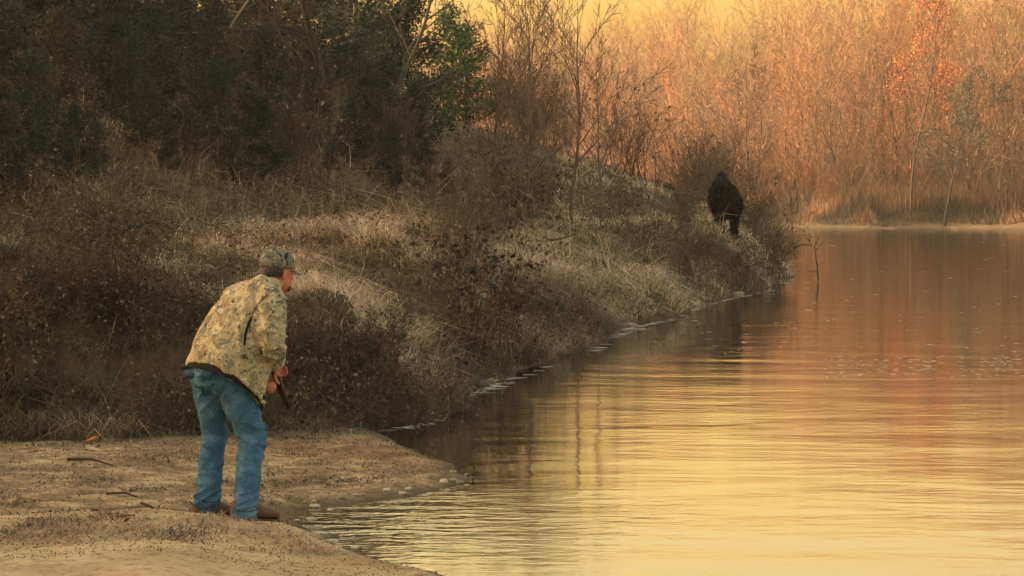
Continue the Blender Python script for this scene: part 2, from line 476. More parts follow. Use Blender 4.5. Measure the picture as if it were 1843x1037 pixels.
def stick_mesh(name, segs, color, k=3, jit=0.15):
    P0, P1, R0, R1 = seg_arrays(segs)
    V, f = tubes(P0, P1, R0, R1, k)
    c = np.repeat(pick([color], len(P0), jit), 2 * k, 0)
    return np_mesh(name, V, [f], c)

DUN = [(.31, .235, .15), (.25, .19, .122), (.37, .285, .185), (.18, .138, .09)]
BROWN = [(.080, .060, .042), (.044, .034, .025), (.125, .093, .062), (.18, .135, .088)]
OLIVE = [(.085, .085, .042), (.12, .115, .055), (.06, .065, .035)]
PALE = [(.55, .43, .285), (.45, .345, .225), (.62, .49, .335)]
RUST = [(.17, .065, .03), (.13, .055, .03), (.20, .09, .04)]

# ------------------------------------------------------------------ dry grass and litter on the bank (uncountable)
def scatter(n, pxr, dr, cond, power=1.0):
    px = RNG.uniform(pxr[0], pxr[1], n)
    u = RNG.random(n)
    # density per area falls with distance so that it stays even in the picture
    d = 1 / (1 / dr[0] + u * (1 / dr[1] - 1 / dr[0])) if power else RNG.uniform(dr[0], dr[1], n)
    x = (px - 921.5) / F * d; y = d
    keep = cond(x, y, px, d)
    x, y, px, d = x[keep], y[keep], px[keep], d[keep]
    return x, y, px, d
def creature_clear(x, y):
    """trodden ground right in front of and around the creature"""
    return ((x - 5.88) / 0.75) ** 2 + ((y - 69.2) / 2.6) ** 2 > 1
def build_grass(name, n, pxr, dr, cond, hr, wk, tint_fn, lean=0.6, label=None, clump=0.8, thin=(0.36, 0.56), hollow=False):
    x, y, px, d = scatter(n, pxr, dr, cond)
    g = fbm(x, y, clump, 61, 3)
    keep = (0.5 * g + 0.5 * relief(x, y) > RNG.uniform(thin[0], thin[1], len(x))) & creature_clear(x, y)
    keep &= RNG.random(len(x)) < np.clip(1.35 - 0.5 * slope(x, y), 0.45, 1)      # bare scarps
    if hollow: keep &= ~((px < 620) & (y > 40) & (RNG.random(len(x)) < 0.4))
    x, y, px, d, g = x[keep], y[keep], px[keep], d[keep], g[keep]
    z = height(x, y)
    n = len(x)
    P = np.stack([x, y, z - 0.02], 1)
    h = (hr[0] + (hr[1] - hr[0]) * RNG.random(n) ** 2.2 * 1.5) * (0.35 + 1.3 * g)
    w = wk * d * RNG.uniform(0.6, 1.4, n)
    # tufts lie over together: lean direction drifts from tuft to tuft
    az = fbm(x, y, 0.6, 67, 2) * 14 + RNG.normal(size=n) * 1.3
    V, q, t = blades(P, h, w, RNG.uniform(0.3, 1.3, n) * lean * 1.5, az, 0.8)
    c = tint_fn(x, y, px, n)
    me = np_mesh(name, V, [q, t], np.repeat(c, 5, 0))
    o = link(name, me, None, M_GRASS)
    tag(o, label, 'grass', kind='stuff')
    return o
def choose(n, w, pals):  # tints feed it relief, so lit tops and shaded hollows go into colour
    """per blade: pick one of three kinds by a 0..1 field"""
    return np.where((w < 0.40)[:, None], pick(pals[0], n), np.where((w > 0.62)[:, None], pick(pals[2], n), pick(pals[1], n)))
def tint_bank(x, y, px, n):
    # brown weeds and pale bent grass, pale on the nose; shade in hollows and lower face, light on hummocks and lip put into the colour
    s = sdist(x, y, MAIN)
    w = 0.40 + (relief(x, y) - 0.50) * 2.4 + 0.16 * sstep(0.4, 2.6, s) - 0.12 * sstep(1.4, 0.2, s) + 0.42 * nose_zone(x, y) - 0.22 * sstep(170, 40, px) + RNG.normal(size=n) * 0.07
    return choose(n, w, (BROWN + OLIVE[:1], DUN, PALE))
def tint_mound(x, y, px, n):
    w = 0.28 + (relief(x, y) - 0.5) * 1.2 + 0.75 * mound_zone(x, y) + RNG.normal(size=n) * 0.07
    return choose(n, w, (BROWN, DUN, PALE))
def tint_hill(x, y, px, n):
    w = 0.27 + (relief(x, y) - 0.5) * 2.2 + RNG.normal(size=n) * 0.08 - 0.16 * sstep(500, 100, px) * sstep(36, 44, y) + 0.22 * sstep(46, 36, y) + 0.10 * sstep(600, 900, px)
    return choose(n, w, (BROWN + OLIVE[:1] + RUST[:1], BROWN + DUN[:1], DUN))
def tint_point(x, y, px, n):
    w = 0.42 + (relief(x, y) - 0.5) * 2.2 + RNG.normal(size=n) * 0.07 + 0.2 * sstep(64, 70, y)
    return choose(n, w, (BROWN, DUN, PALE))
def on_main(x, y, px, d): return (sdist(x, y, MAIN) > -0.6) & (height(x, y) > 0.015)
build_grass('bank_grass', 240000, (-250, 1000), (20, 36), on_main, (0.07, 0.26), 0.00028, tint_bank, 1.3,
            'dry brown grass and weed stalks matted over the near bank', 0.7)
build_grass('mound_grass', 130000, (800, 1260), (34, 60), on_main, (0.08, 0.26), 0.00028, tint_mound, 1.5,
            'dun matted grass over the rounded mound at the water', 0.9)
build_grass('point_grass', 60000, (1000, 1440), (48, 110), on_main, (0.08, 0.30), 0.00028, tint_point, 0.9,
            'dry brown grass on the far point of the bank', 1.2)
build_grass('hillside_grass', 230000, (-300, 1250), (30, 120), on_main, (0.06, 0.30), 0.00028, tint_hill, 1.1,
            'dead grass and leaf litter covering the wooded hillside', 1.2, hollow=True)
def on_sand(x, y, px, d):
    return (sdist(x, y, SPIT) > 0.35) & (sdist(x, y, MAIN) < 0.4) & (fbm(x, y, 0.5, 91, 3) > 0.43 + 0.10 * sstep(15.6, 14.4, y)) & (y > 13.2)
def tint_sand(x, y, px, n): return np.where((fbm(x, y, 0.6, 92, 2) > 0.52)[:, None], pick(BROWN + OLIVE[:1], n), pick(DUN, n))
build_grass('beach_grass', 90000, (-250, 860), (13.2, 22.5), on_sand, (0.015, 0.06), 0.00042, tint_sand, 1.6,
            'short withered grass tufts scattered over the sandy flat', 0.35)

def build_litter(name, n, pxr, dr, cond, size, pal, label, lift=0.05):
    x, y, px, d = scatter(n, pxr, dr, cond)
    kp = RNG.random(len(x)) > 0.85 * np.maximum(mound_zone(x, y), nose_zone(x, y)); x, y, px, d = x[kp], y[kp], px[kp], d[kp]
    k = len(x); z = height(x, y)
    P = np.stack([x, y, z + RNG.random(k) * lift], 1)
    V, f = leaf_quads(P, size * d * RNG.uniform(0.5, 1.5, k), 0.6)
    me = np_mesh(name, V, [f], np.repeat(pick(pal, k), 4, 0))
    tag(link(name, me, None, M_LEAF), label, 'leaves', kind='stuff')
build_litter('hillside_leaf_litter', 60000, (-300, 1400), (30, 120), on_main, 0.0013, BROWN + RUST + [(.20, .14, .09)],
             'fallen brown leaves strewn on the hillside', 0.25)
build_litter('bank_leaf_litter', 16000, (-250, 1250), (20.5, 60), on_main, 0.0011, BROWN + DUN[:2] + RUST,
             'fallen brown leaves caught in the bank grass', 0.3)
def on_beach(x, y, px, d): return (sdist(x, y, SPIT) > 0.1) & (sdist(x, y, MAIN) < 0.3)
build_litter('beach_litter', 15000, (-250, 870), (12.5, 22.5), on_beach, 0.0008, BROWN, 'specks of dead leaf and twig on the sand', 0.01)

# ------------------------------------------------------------------ dead weed stalks standing out of the grass
def build_stalks(name, n, pxr, dr, hr, label):
    x, y, px, d = scatter(n, pxr, dr, on_main)
    k = (fbm(x, y, 1.6, 95, 3) > RNG.uniform(0.42, 0.62, len(x))) & creature_clear(x, y)
    x, y, d = x[k], y[k], d[k]; n = len(x); z = height(x, y)
    P0 = np.stack([x, y, z - .03], 1); P1 = P0.copy(); P2 = P0.copy()
    h = RNG.uniform(hr[0], hr[1], n) * RNG.random(n) ** .6
    l1 = RNG.normal(size=(n, 2)) * .35; l2 = l1 * 1.8 + RNG.normal(size=(n, 2)) * .35
    P1[:, :2] += l1 * h[:, None] * .5; P1[:, 2] += h * .6
    P2[:, :2] += l2 * h[:, None] * .7; P2[:, 2] += h * RNG.uniform(.55, 1.0, n)
    r = .00009 * d
    Va, fa = tubes(P0, P1, r, r * .8); Vb, fb = tubes(P1, P2, r * .8, r * .35)
    c = pick(DUN + BROWN + BROWN[:2] + PALE[:1], n, .2)
    me = np_mesh(name, np.concatenate([Va, Vb]), [fa, fb + len(Va)], np.concatenate([np.repeat(c, 6, 0)] * 2))
    tag(link(name, me, None, M_BARK), label, 'weeds', kind='stuff')
build_stalks('weed_stalks', 16000, (-250, 1250), (20.5, 62), (0.25, 0.75), 'dead weed stalks standing and leaning over the bank grass')
build_stalks('hillside_stalks', 16000, (-300, 1300), (34, 110), (0.3, 1.3), 'dead stalks and sticks poking out of the hillside')

# ------------------------------------------------------------------ shrubs
def shrub_meshes(seed, h=1.2, stems=14, leaves=350, leafsize=0.06, stemcol=(.085, .058, .038), leafpal=BROWN, spread=0.75, levels=3, kids=(4, 3), rad=0.012, upw=0.02, wander=0.2):
    rng = np.random.default_rng(seed)
    segs = []; tips = []
    for i in range(stems):
        a = rng.uniform(0, 2 * math.pi); s = rng.uniform(0.1, 1.0) * spread
        d = (math.cos(a) * math.sin(s), math.sin(a) * math.sin(s), math.cos(s))
        o = grow(rng, (rng.normal() * 0.12 * h, rng.normal() * 0.12 * h, -0.05), d, h * rng.uniform(0.6, 1.15), rad, levels, kids, 0.6, wander, upw, 5, 0.0025)
        for lv in o: segs += lv
        for s_ in o[-1] + o[-2]: tips.append(s_[1])
    st = stick_mesh('stems', segs, stemcol, 3, 0.25)
    lf = None
    if leaves:
        T = np.array(tips)[rng.integers(0, len(tips), leaves)] + rng.normal(size=(leaves, 3)) * 0.04 * h
        V, f = leaf_quads(T, leafsize * rng.uniform(0.5, 1.4, leaves))
        lf = np_mesh('leaves', V, [f], np.repeat(pick(leafpal, leaves, 0.25), 4, 0))
    return st, lf
def put_plant(name, meshes, partnames, mats, loc, scale, rz, label, cat, group=None, tilt=(0, 0)):
    e = empty(name, loc); e.scale = (scale,) * 3; e.rotation_euler = (tilt[0], tilt[1], rz)
    for me, pn, mt in zip(meshes, partnames, mats):
        if me is None: continue
        o = bpy.data.objects.new(pn, me); COL.objects.link(o); o.parent = e
        if not me.materials: me.materials.append(mt)
    tag(e, label, cat, group)
    return e
SH = {
 'bramble': [shrub_meshes(100 + i, 0.9, 26, 420, 0.045, (.065, .048, .034), BROWN + OLIVE[:1], 1.25, 3, (4, 2), 0.007, -0.07, 0.22) for i in range(4)],
 'leafy': [shrub_meshes(200 + i, 1.5, 16, 950, 0.075, (.045, .032, .025), [(.055, .036, .024), (.04, .028, .02), (.09, .055, .034), (.032, .025, .02)], 0.7, 3, (4, 3), 0.013, 0.03, 0.16) for i in range(3)],
 'twiggy': [shrub_meshes(300 + i, 1.6, 20, 90, 0.07, (.09, .065, .048), BROWN, 0.6, 3, (5, 3), 0.010, 0.04, 0.14) for i in range(3)],
 'rusty': [shrub_meshes(400 + i, 1.2, 14, 560, 0.055, (.065, .05, .035), RUST + BROWN[:1], 0.9, 3, (4, 3), 0.010, 0.0, 0.18) for i in range(2)],
}
def shrub(kind, i, px, d, sc, label, group=None, rz=None):
    name = {'bramble': 'bramble_bush', 'leafy': 'shrub', 'twiggy': 'leafless_shrub', 'rusty': 'rusty_leaved_shrub'}[kind]
    p = ground_at(px, d)
    if kind == 'bramble' and float(nose_zone(p.x, p.y)) > 0.35: return None
    if 1262 < px < 1345 and 70 < d < 83: return None
    if ((p.x - 5.88) / 0.9) ** 2 + ((p.y - 68.5) / 5.0) ** 2 < 1: return None
    L = SH[kind]
    return put_plant(name, L[i % len(L)], ('stems', 'leaves'), (M_BARK, M_LEAF), p, sc, random.uniform(0, 6.28) if rz is None else rz, label, 'bush', group)

for k, (px, d, sc, kd) in enumerate(((505, 22.4, .40, 'twiggy'), (548, 22.7, .34, 'leafy'), (590, 22.6, .42, 'twiggy'), (628, 23.0, .36, 'leafy'), (668, 23.2, .40, 'twiggy'), (705, 23.5, .34, 'leafy'),
        (60, 21.6, .42, 'leafy'), (130, 21.9, .46, 'twiggy'), (215, 22.0, .40, 'leafy'), (290, 22.2, .44, 'twiggy'))):
    where = ("touching the man's elbow side", 'just right of the gun', 'in the middle of the dark face', 'on the dark face right of middle', 'at the lower right of the dark face', 'where the face meets the water',
             'at the left edge', 'next in from the left edge', "halfway from the left edge to the man", "just left of the man's jacket")[k]
    shrub(kd, k, px, d, sc, ('small brown leaved bush' if kd == 'leafy' else 'small bare twiggy bush') + ' on the near bank, ' + where)
# large shrubs the photograph shows singly
shrub('leafy', 0, 858, 29.2, 1.0, 'big brown leafy shrub filling the gully right of the man')
shrub('twiggy', 1, 775, 27.4, 0.55, 'small bare shrub on the nose of the near bank')
shrub('leafy', 2, 918, 31.5, 0.55, 'leafy shrub between the gully and the grass mound')
shrub('rusty', 0, 835, 28.2, 0.60, 'low rust tinged shrub at the foot of the gully')
shrub('twiggy', 2, 850, 35.0, 0.8, 'tall bare shrub behind the gully bush')
shrub('twiggy', 0, 800, 33.5, 0.75, 'leafless grey brown shrub on the terrace above the gully')
shrub('leafy', 1, 975, 33.2, 0.36, 'low brown shrub hanging over the water before the grass mound')
shrub('rusty', 1, 1045, 36.2, 0.42, 'small reddish shrub at the waterline under the grass mound')
shrub('twiggy', 1, 1225, 49.5, 0.95, 'dark twiggy shrub in the notch right of the grass mound')
shrub('leafy', 2, 1262, 54.5, 0.42, 'dark shrub below the pale turf near the creature')
shrub('leafy', 0, 1335, 60.0, 0.42, 'dark brown shrub at the water below the creature')
shrub('twiggy', 2, 1392, 66, 0.95, 'tall leafless shrub at the tip of the point')
shrub('leafy', 1, 1398, 69, 0.7, 'brown shrub at the outer end of the point')
shrub('twiggy', 0, 1378, 74, 1.05, 'spindly shrub right of the creature')
shrub('twiggy', 1, 1225, 76, 1.05, 'thin leafless shrub left of the creature')
shrub('rusty', 0, 1115, 76, 1.3, 'dark rust brown shrub at the hill foot behind the grass mound')
shrub('rusty', 1, 985, 66, 1.35, 'rust brown leafy shrub at the foot of the bare saplings')
shrub('leafy', 2, 925, 62, 1.2, 'dark brown shrub left of the bare saplings')
shrub('twiggy', 2, 1362, 72.5, 0.95, 'bare bush close on the right of the creature')
shrub('leafy', 2, 1348, 76.0, 0.75, 'brown leafy bush behind the creature on its right')
shrub('twiggy', 1, 1282, 85, 1.25, 'bare brown bush rising behind the creature')
shrub('rusty', 0, 1318, 86, 1.15, 'reddish brown bush rising behind the creature on its right')
shrub('rusty', 1, 1240, 80, 1.1, 'reddish brown bush left of the creature')
# the tangle on the near bank face
for i in range(58):
    px = random.uniform(-180, 730); d = random.uniform(20.6, 24.4)
    shrub('bramble', i, px, d, random.uniform(0.4, 0.95), 'low tangled bramble bush on the near bank face', 'bramble bushes on the near bank face')
for i in range(26):
    px = random.uniform(-150, 900); d = random.uniform(36, 58)
    shrub('bramble', i + 1, px, d, random.uniform(0.8, 1.5), 'straggling bramble bush on the terrace and lower hillside', 'bramble bushes at the hill foot')
for i in range(30):
    px = random.uniform(-150, 900); d = random.uniform(46, 85)
    shrub('twiggy', i, px, d, random.uniform(0.9, 1.7), 'leafless grey brown brush on the wooded hillside', 'leafless brush on the hillside')
for i in range(18):
    px = random.uniform(900, 1400); d = random.uniform(86, 118)
    shrub('twiggy', i, px, d, random.uniform(1.2, 2.2), 'leafless brush on the low ridge behind the point', 'leafless brush on the low ridge')
for i in range(8):
    px = random.uniform(1210, 1420); d = random.uniform(52, 72)
    shrub('bramble', i + 2, px, min(d, 49 + (px - 1210) * 0.1 + random.uniform(3, 9)), random.uniform(0.4, 0.65), 'bramble bush on the bank under the creature', 'bramble bushes along the point')

# ------------------------------------------------------------------ trees
def bare_tree(seed, h, r, levels=4, kids=(11, 6, 4), spread=0.62, col=(.085, .06, .045), lean=(0, 0), wander=0.07, upw=0.05, start=0.3, min_r=0.006, shrink=0.5, segs=10):
    rng = np.random.default_rng(seed)
    o = grow(rng, (0, 0, -0.2), (lean[0], lean[1], 1), h, r, levels, kids, spread, wander, upw, segs, min_r, start, shrink)
    tr = stick_mesh('trunk', o[0], col, 7, 0.08)
    cr = stick_mesh('crown', sum(o[1:], []), col, 3, 0.2)
    tips = np.array([s[1] for s in o[-1]])
    return tr, cr, tips
def tree(name, tup, loc, label, sc=1.0, rz=0.0, group=None, leaves=None, cat='tree'):
    tr, cr, tips = tup
    lm = None
    if leaves:
        n, size, pal = leaves
        T = tips[RNG.integers(0, len(tips), n)] + RNG.normal(size=(n, 3)) * size * 1.2
        V, f = leaf_quads(T, size * RNG.uniform(0.5, 1.4, n))
        lm = np_mesh('foliage', V, [f], np.repeat(pick(pal, n, 0.2), 4, 0))
    return put_plant(name, (tr, cr, lm), ('trunk', 'crown', 'foliage'), (M_BARK, M_BARK, M_LEAF), loc, sc, rz, label, cat, group)

# pair of bare saplings in the middle
B1 = bare_tree(501, 5.6, 0.065, 4, (18, 8, 5), 0.55, (.10, .065, .05), (0.02, 0), 0.045, 0.03, 0.25, 0.006)
B2 = bare_tree(502, 6.2, 0.06, 4, (17, 8, 5), 0.6, (.11, .068, .053), (0.06, 0), 0.06, 0.03, 0.3, 0.006)
B3 = bare_tree(503, 5.0, 0.05, 4, (17, 8, 5), 0.6, (.14, .095, .075), (-0.05, 0), 0.06, 0.03, 0.25, 0.006)
tree('bare_sapling', B1, ground_at(955, 63), 'dark leafless sapling with straight trunk, left of the middle pair')
tree('bare_sapling', B2, ground_at(1030, 66), 'leafless sapling forking to the right, right of the middle pair', 1.0, 2.6)
tree('bare_sapling', B3, ground_at(938, 61), 'thin leafless sapling leaning left beside the straight one', 0.8, 1.0)
tree('bare_sapling', B3, ground_at(1090, 72), 'slim leafless sapling above the grass mound', 0.95, 4.0)
tree('bare_sapling', B2, ground_at(880, 70), 'leafless sapling under the bright green cedar', 1.0, 0.7)
# dark crooked tree and its neighbours on the hill
C1 = bare_tree(511, 7.0, 0.13, 4, (12, 6, 4), 0.8, (.04, .03, .025), (-0.35, 0), 0.14, 0.05, 0.3, 0.007)
C2 = bare_tree(512, 7.5, 0.10, 4, (12, 6, 4), 0.7, (.06, .05, .04), (0.2, 0), 0.1, 0.05, 0.2, 0.007)
tree('crooked_tree', C1, ground_at(632, 58), 'dark crooked leafless tree leaning left over the slope')
tree('bare_tree', C2, ground_at(700, 72), 'leafless tree high on the slope behind the crooked one', 1.0, 1.9)
tree('bare_tree', C2, ground_at(160, 52), 'leafless dark tree at the upper left', 0.9, 3.9)
tree('bare_tree', C1, ground_at(330, 60), 'leafless dark tree behind the pale leaning trunk', 0.9, 2.4)
# pale leaning dead trunk
def leaning_pole():
    p0 = W(372, 118, 55.0); p1 = W(448, 4, 54.2)
    g = hz(p0.x, p0.y)
    d = (p1 - p0).normalized()
    base = p0 - d * max(0.3, (p0.z - g) / d.z + 0.2)
    rng = np.random.default_rng(5)
    segs = []; n = 9; L = (p1 - base).length + 2.2
    pts = [base + d * (L * i / n) + Vector(rng.normal(size=3) * 0.025) for i in range(n + 1)]
    for i in range(n): segs.append((np.array(pts[i]), np.array(pts[i + 1]), 0.034 - 0.0025 * i, 0.034 - 0.0025 * (i + 1)))
    e = empty('leaning_dead_tree')
    link('trunk', stick_mesh('trunk', segs, (.24, .20, .14), 8), e, M_BARK)
    for i in range(5):
        q = np.array(pts[4 + i]); w = rng.normal(size=3); w[2] = abs(w[2]); w *= 0.5
        link('twig', stick_mesh('twig', [(q, q + w, 0.012, 0.006), (q + w, q + w * 1.6 + rng.normal(size=3) * 0.1, 0.006, 0.003)], (.20, .16, .11), 4), e, M_BARK)
    tag(e, 'pale slender dead trunk leaning right among the dark cedars', 'tree')
leaning_pole()

def cedar_meshes(seed, h, rw, n=9000, size=0.16, pal=None, open_base=0.1):
    rng = np.random.default_rng(seed)
    pal = pal or [(.024, .038, .029), (.018, .031, .025), (.034, .047, .034), (.044, .046, .034)]
    trunk = [(np.array((0, 0, -0.3 + i * (h * 0.97 + .3) / 8)), np.array((rng.normal() * .0, 0, -0.3 + (i + 1) * (h * 0.97 + .3) / 8)), 0.02 * h * (1 - i / 8.5), 0.02 * h * (1 - (i + 1) / 8.5)) for i in range(8)]
    br = []; LP = []; LD = []
    nb = int(26 + h * 5)
    for b in range(nb):
        t = open_base + (1 - open_base) * (b + rng.random()) / nb
        a = rng.uniform(0, 6.283)
        rl = rw * (1 - t) ** 0.75 * rng.uniform(0.45, 1.25) + 0.12
        z = h * t
        tip = np.array((math.cos(a) * rl, math.sin(a) * rl, z + rl * rng.uniform(0.0, 0.55)))
        p0 = np.array((0, 0, z)); br.append((p0, tip, 0.022, 0.006))
        k = int(n / nb * (0.35 + rl / rw))
        s = rng.beta(2.2, 1.2, k)
        q = p0 + (tip - p0) * s[:, None] + rng.normal(size=(k, 3)) * np.array((0.14, 0.14, 0.10)) * rw * 0.75
        LP.append(q); dd = (tip - p0) / rl * 0.7 + np.array((0, 0, 0.15)); LD.append(np.repeat(dd[None], k, 0) + rng.normal(size=(k, 3)) * 0.5)
    P = np.concatenate(LP); D = np.concatenate(LD)
    V, f = leaf_quads(P, size * rng.uniform(0.5, 1.5, len(P)), 0, 0.42, D)
    c = np.repeat(pick(pal, len(P), 0.25), 4, 0)
    return stick_mesh('trunk', trunk, (.10, .07, .05), 7), stick_mesh('branches', br, (.07, .05, .038), 3), np_mesh('foliage', V, [f], c)
CD = [cedar_meshes(600 + i, 6.5 + i * 0.8, 1.9 + 0.2 * i, 9000) for i in range(3)]
CG = cedar_meshes(640, 4.6, 1.7, 5200, 0.15, [(.05, .10, .03), (.065, .125, .04), (.038, .075, .026)])
CB = cedar_meshes(650, 6.0, 2.1, 6000, 0.17, [(.042, .042, .030), (.058, .048, .032), (.034, .038, .027)])
def cedar(ms, px, d, sc, label, rz, name='cedar_tree'):
    return put_plant(name, ms, ('trunk', 'branches', 'foliage'), (M_BARK, M_BARK, M_LEAF), ground_at(px, d), sc, rz, label, 'tree')
cedar(CG, 815, 88, 0.9, 'small bright green cedar at the right end of the dark trees', 0.5)
cedar(CD[0], 735, 80, 0.85, 'dark cedar just left of the bright green one', 1.0)
cedar(CD[1], 640, 84, 0.95, 'dark cedar behind the crooked tree', 2.0)
cedar(CD[2], 555, 70, 0.75, 'dark cedar left of the crooked tree', 3.0)
cedar(CB, 470, 62, 0.85, 'brownish cedar right of the pale leaning trunk', 0.2)
cedar(CD[1], 390, 72, 0.85, 'dark cedar behind the pale leaning trunk', 4.0)
cedar(CD[0], 290, 56, 0.62, 'dark cedar left of the pale leaning trunk', 5.0)
cedar(CB, 190, 60, 0.9, 'brownish cedar in the upper left thicket', 1.1)
cedar(CD[2], 95, 54, 0.70, 'dark cedar in the upper left corner', 2.2)
cedar(CD[0], -20, 50, 0.80, 'dark cedar cut by the left edge of the picture', 3.3)
cedar(CB, 840, 92, 0.7, 'dull olive cedar below the bright green one', 2.9)

cedar(CD[0], 40, 43, 0.55, 'small dark cedar low on the slope at the far left', 4.4)
cedar(CB, 150, 46, 0.55, 'small brownish cedar low on the slope at the upper left', 3.6)
cedar(CD[2], 235, 50, 0.60, 'dark cedar between the brownish one and the pale leaning trunk', 0.6)
cedar(CD[1], 480, 80, 0.95, 'tall dark cedar on the ridge right of the pale leaning trunk', 5.6)
cedar(CD[2], 320, 72, 0.85, 'tall dark cedar on the ridge above the pale leaning trunk', 1.5)
cedar(CD[0], 600, 96, 1.0, 'dark cedar on the ridge behind the crooked tree', 2.7)
cedar(CB, 690, 94, 0.9, 'olive brown cedar on the ridge left of the bright green one', 4.9)
cedar(CD[1], 160, 72, 0.8, 'tall dark cedar on the ridge at the upper left', 0.1)
cedar(CB, 560, 58, 0.45, 'low olive brown cedar under the crooked tree', 2.1)
cedar(CD[0], 690, 68, 0.45, 'low dark cedar right of the crooked tree', 1.7)

for k, (px, d, sc, ms, where) in enumerate(((25, 36.8, .36, CD[0], 'at the left edge'), (105, 39.2, .34, CB, 'second from the left edge'), (205, 42.5, .36, CD[1], 'third from the left edge'),
        (295, 45.5, .36, CB, 'below the pale leaning trunk'), (385, 49, .38, CD[2], 'just right of the pale leaning trunk foot'), (475, 52.5, .38, CD[0], 'left of the crooked trunk'),
        (560, 57, .36, CB, 'at the crooked trunk'), (655, 63, .38, CD[1], 'right of the crooked trunk'), (745, 72, .40, CD[0], 'below the bright green cedar'))):
    cedar(ms, px, d, sc, 'low dark evergreen bush on the slope ' + where, k * 1.3, 'evergreen_bush')

for k in range(22):
    px = -60 + k * 41 + random.uniform(-18, 18)
    d = float(np.interp(px, [-60, 100, 300, 500, 700, 850], [33.5, 36.5, 41.5, 47.5, 57, 66])) + random.uniform(-1.8, 2.6)
    cedar((CB, CD[0], CB, CD[2])[k % 4], px, d, random.uniform(.13, .27), 'low dark scrub bush spilling down the slope below the cedars', k * 2.1, 'scrub_bush')['group'] = 'scrub bushes on the slope'

# ------------------------------------------------------------------ the wood on the far shore
FARPAL = [(.30, .165, .085), (.20, .125, .08), (.34, .17, .09), (.17, .11, .075), (.38, .16, .08), (.26, .12, .07)]
def far_proto(seed, h, col, stems, kids, spread, r):
    rng = np.random.default_rng(seed)
    segs = []
    for i in range(stems):
        o = grow(rng, (rng.normal() * .5, rng.normal() * .5, -0.5), (rng.normal() * .14, rng.normal() * .14, 1), h * rng.uniform(.7, 1.0), r, 4, kids, spread, 0.10, 0.05, 7, 0.012, 0.08, 0.42)
        segs += sum(o, [])
    P0, P1, R0, R1 = seg_arrays(segs)
    U, Vv = frames(P1 - P0)
    a = rng.uniform(0, 6.28, len(P0))[:, None]; S = U * np.cos(a) + Vv * np.sin(a)
    T = np.cross(S, (P1 - P0) / np.linalg.norm(P1 - P0, axis=1, keepdims=True))
    V = np.stack([P0 - S * R0[:, None], P0 + S * R0[:, None], P0 + T * R0[:, None], P1], 1).reshape(-1, 3)
    b = (np.arange(len(P0)) * 4)[:, None]
    f = np.concatenate([b + np.array([[0, 1, 3]]), b + np.array([[1, 2, 3]])], 0)
    c = pick([col], len(P0), 0.22) * np.interp(R0, [0.012, 0.04], [1.0, 0.35])[:, None]
    me = np_mesh('far_twigs', V, [f], np.repeat(c, 4, 0))
    me.materials.append(M_BARK)
    return bpy.data.objects.new('far_twigs', me)
def instancer(name, label, cat, coll, P, scl, rot, seed):
    me = bpy.data.meshes.new(name); me.vertices.add(len(P)); me.vertices.foreach_set('co', np.asarray(P, np.float32).ravel())
    a = me.attributes.new('scl', 'FLOAT_VECTOR', 'POINT'); a.data.foreach_set('vector', np.asarray(scl, np.float32).ravel())
    a = me.attributes.new('rot', 'FLOAT_VECTOR', 'POINT'); a.data.foreach_set('vector', np.asarray(rot, np.float32).ravel())
    o = bpy.data.objects.new(name, me); COL.objects.link(o)
    ng = bpy.data.node_groups.new(name, 'GeometryNodeTree')
    ng.interface.new_socket('Geometry', in_out='INPUT', socket_type='NodeSocketGeometry')
    ng.interface.new_socket('Geometry', in_out='OUTPUT', socket_type='NodeSocketGeometry')
    gi = ng.nodes.new('NodeGroupInput'); go = ng.nodes.new('NodeGroupOutput')
    ci = ng.nodes.new('GeometryNodeCollectionInfo'); ci.inputs['Collection'].default_value = coll
    ci.inputs['Separate Children'].default_value = True; ci.inputs['Reset Children'].default_value = True
    ip = ng.nodes.new('GeometryNodeInstanceOnPoints'); ip.inputs['Pick Instance'].default_value = True
    rv = ng.nodes.new('FunctionNodeRandomValue'); rv.data_type = 'INT'
    rv.inputs[4].default_value = 0; rv.inputs[5].default_value = len(coll.objects) - 1; rv.inputs['Seed'].default_value = seed
    na = ng.nodes.new('GeometryNodeInputNamedAttribute'); na.data_type = 'FLOAT_VECTOR'; na.inputs[0].default_value = 'scl'
    nr = ng.nodes.new('GeometryNodeInputNamedAttribute'); nr.data_type = 'FLOAT_VECTOR'; nr.inputs[0].default_value = 'rot'
    L = ng.links.new
    L(gi.outputs[0], ip.inputs['Points']); L(ci.outputs[0], ip.inputs['Instance']); L(rv.outputs[2], ip.inputs['Instance Index'])
    L(na.outputs[0], ip.inputs['Scale']); L(nr.outputs[0], ip.inputs['Rotation']); L(ip.outputs[0], go.inputs[0])
    m = o.modifiers.new('scatter', 'NODES'); m.node_group = ng
    tag(o, label, cat, kind='stuff')
    return o
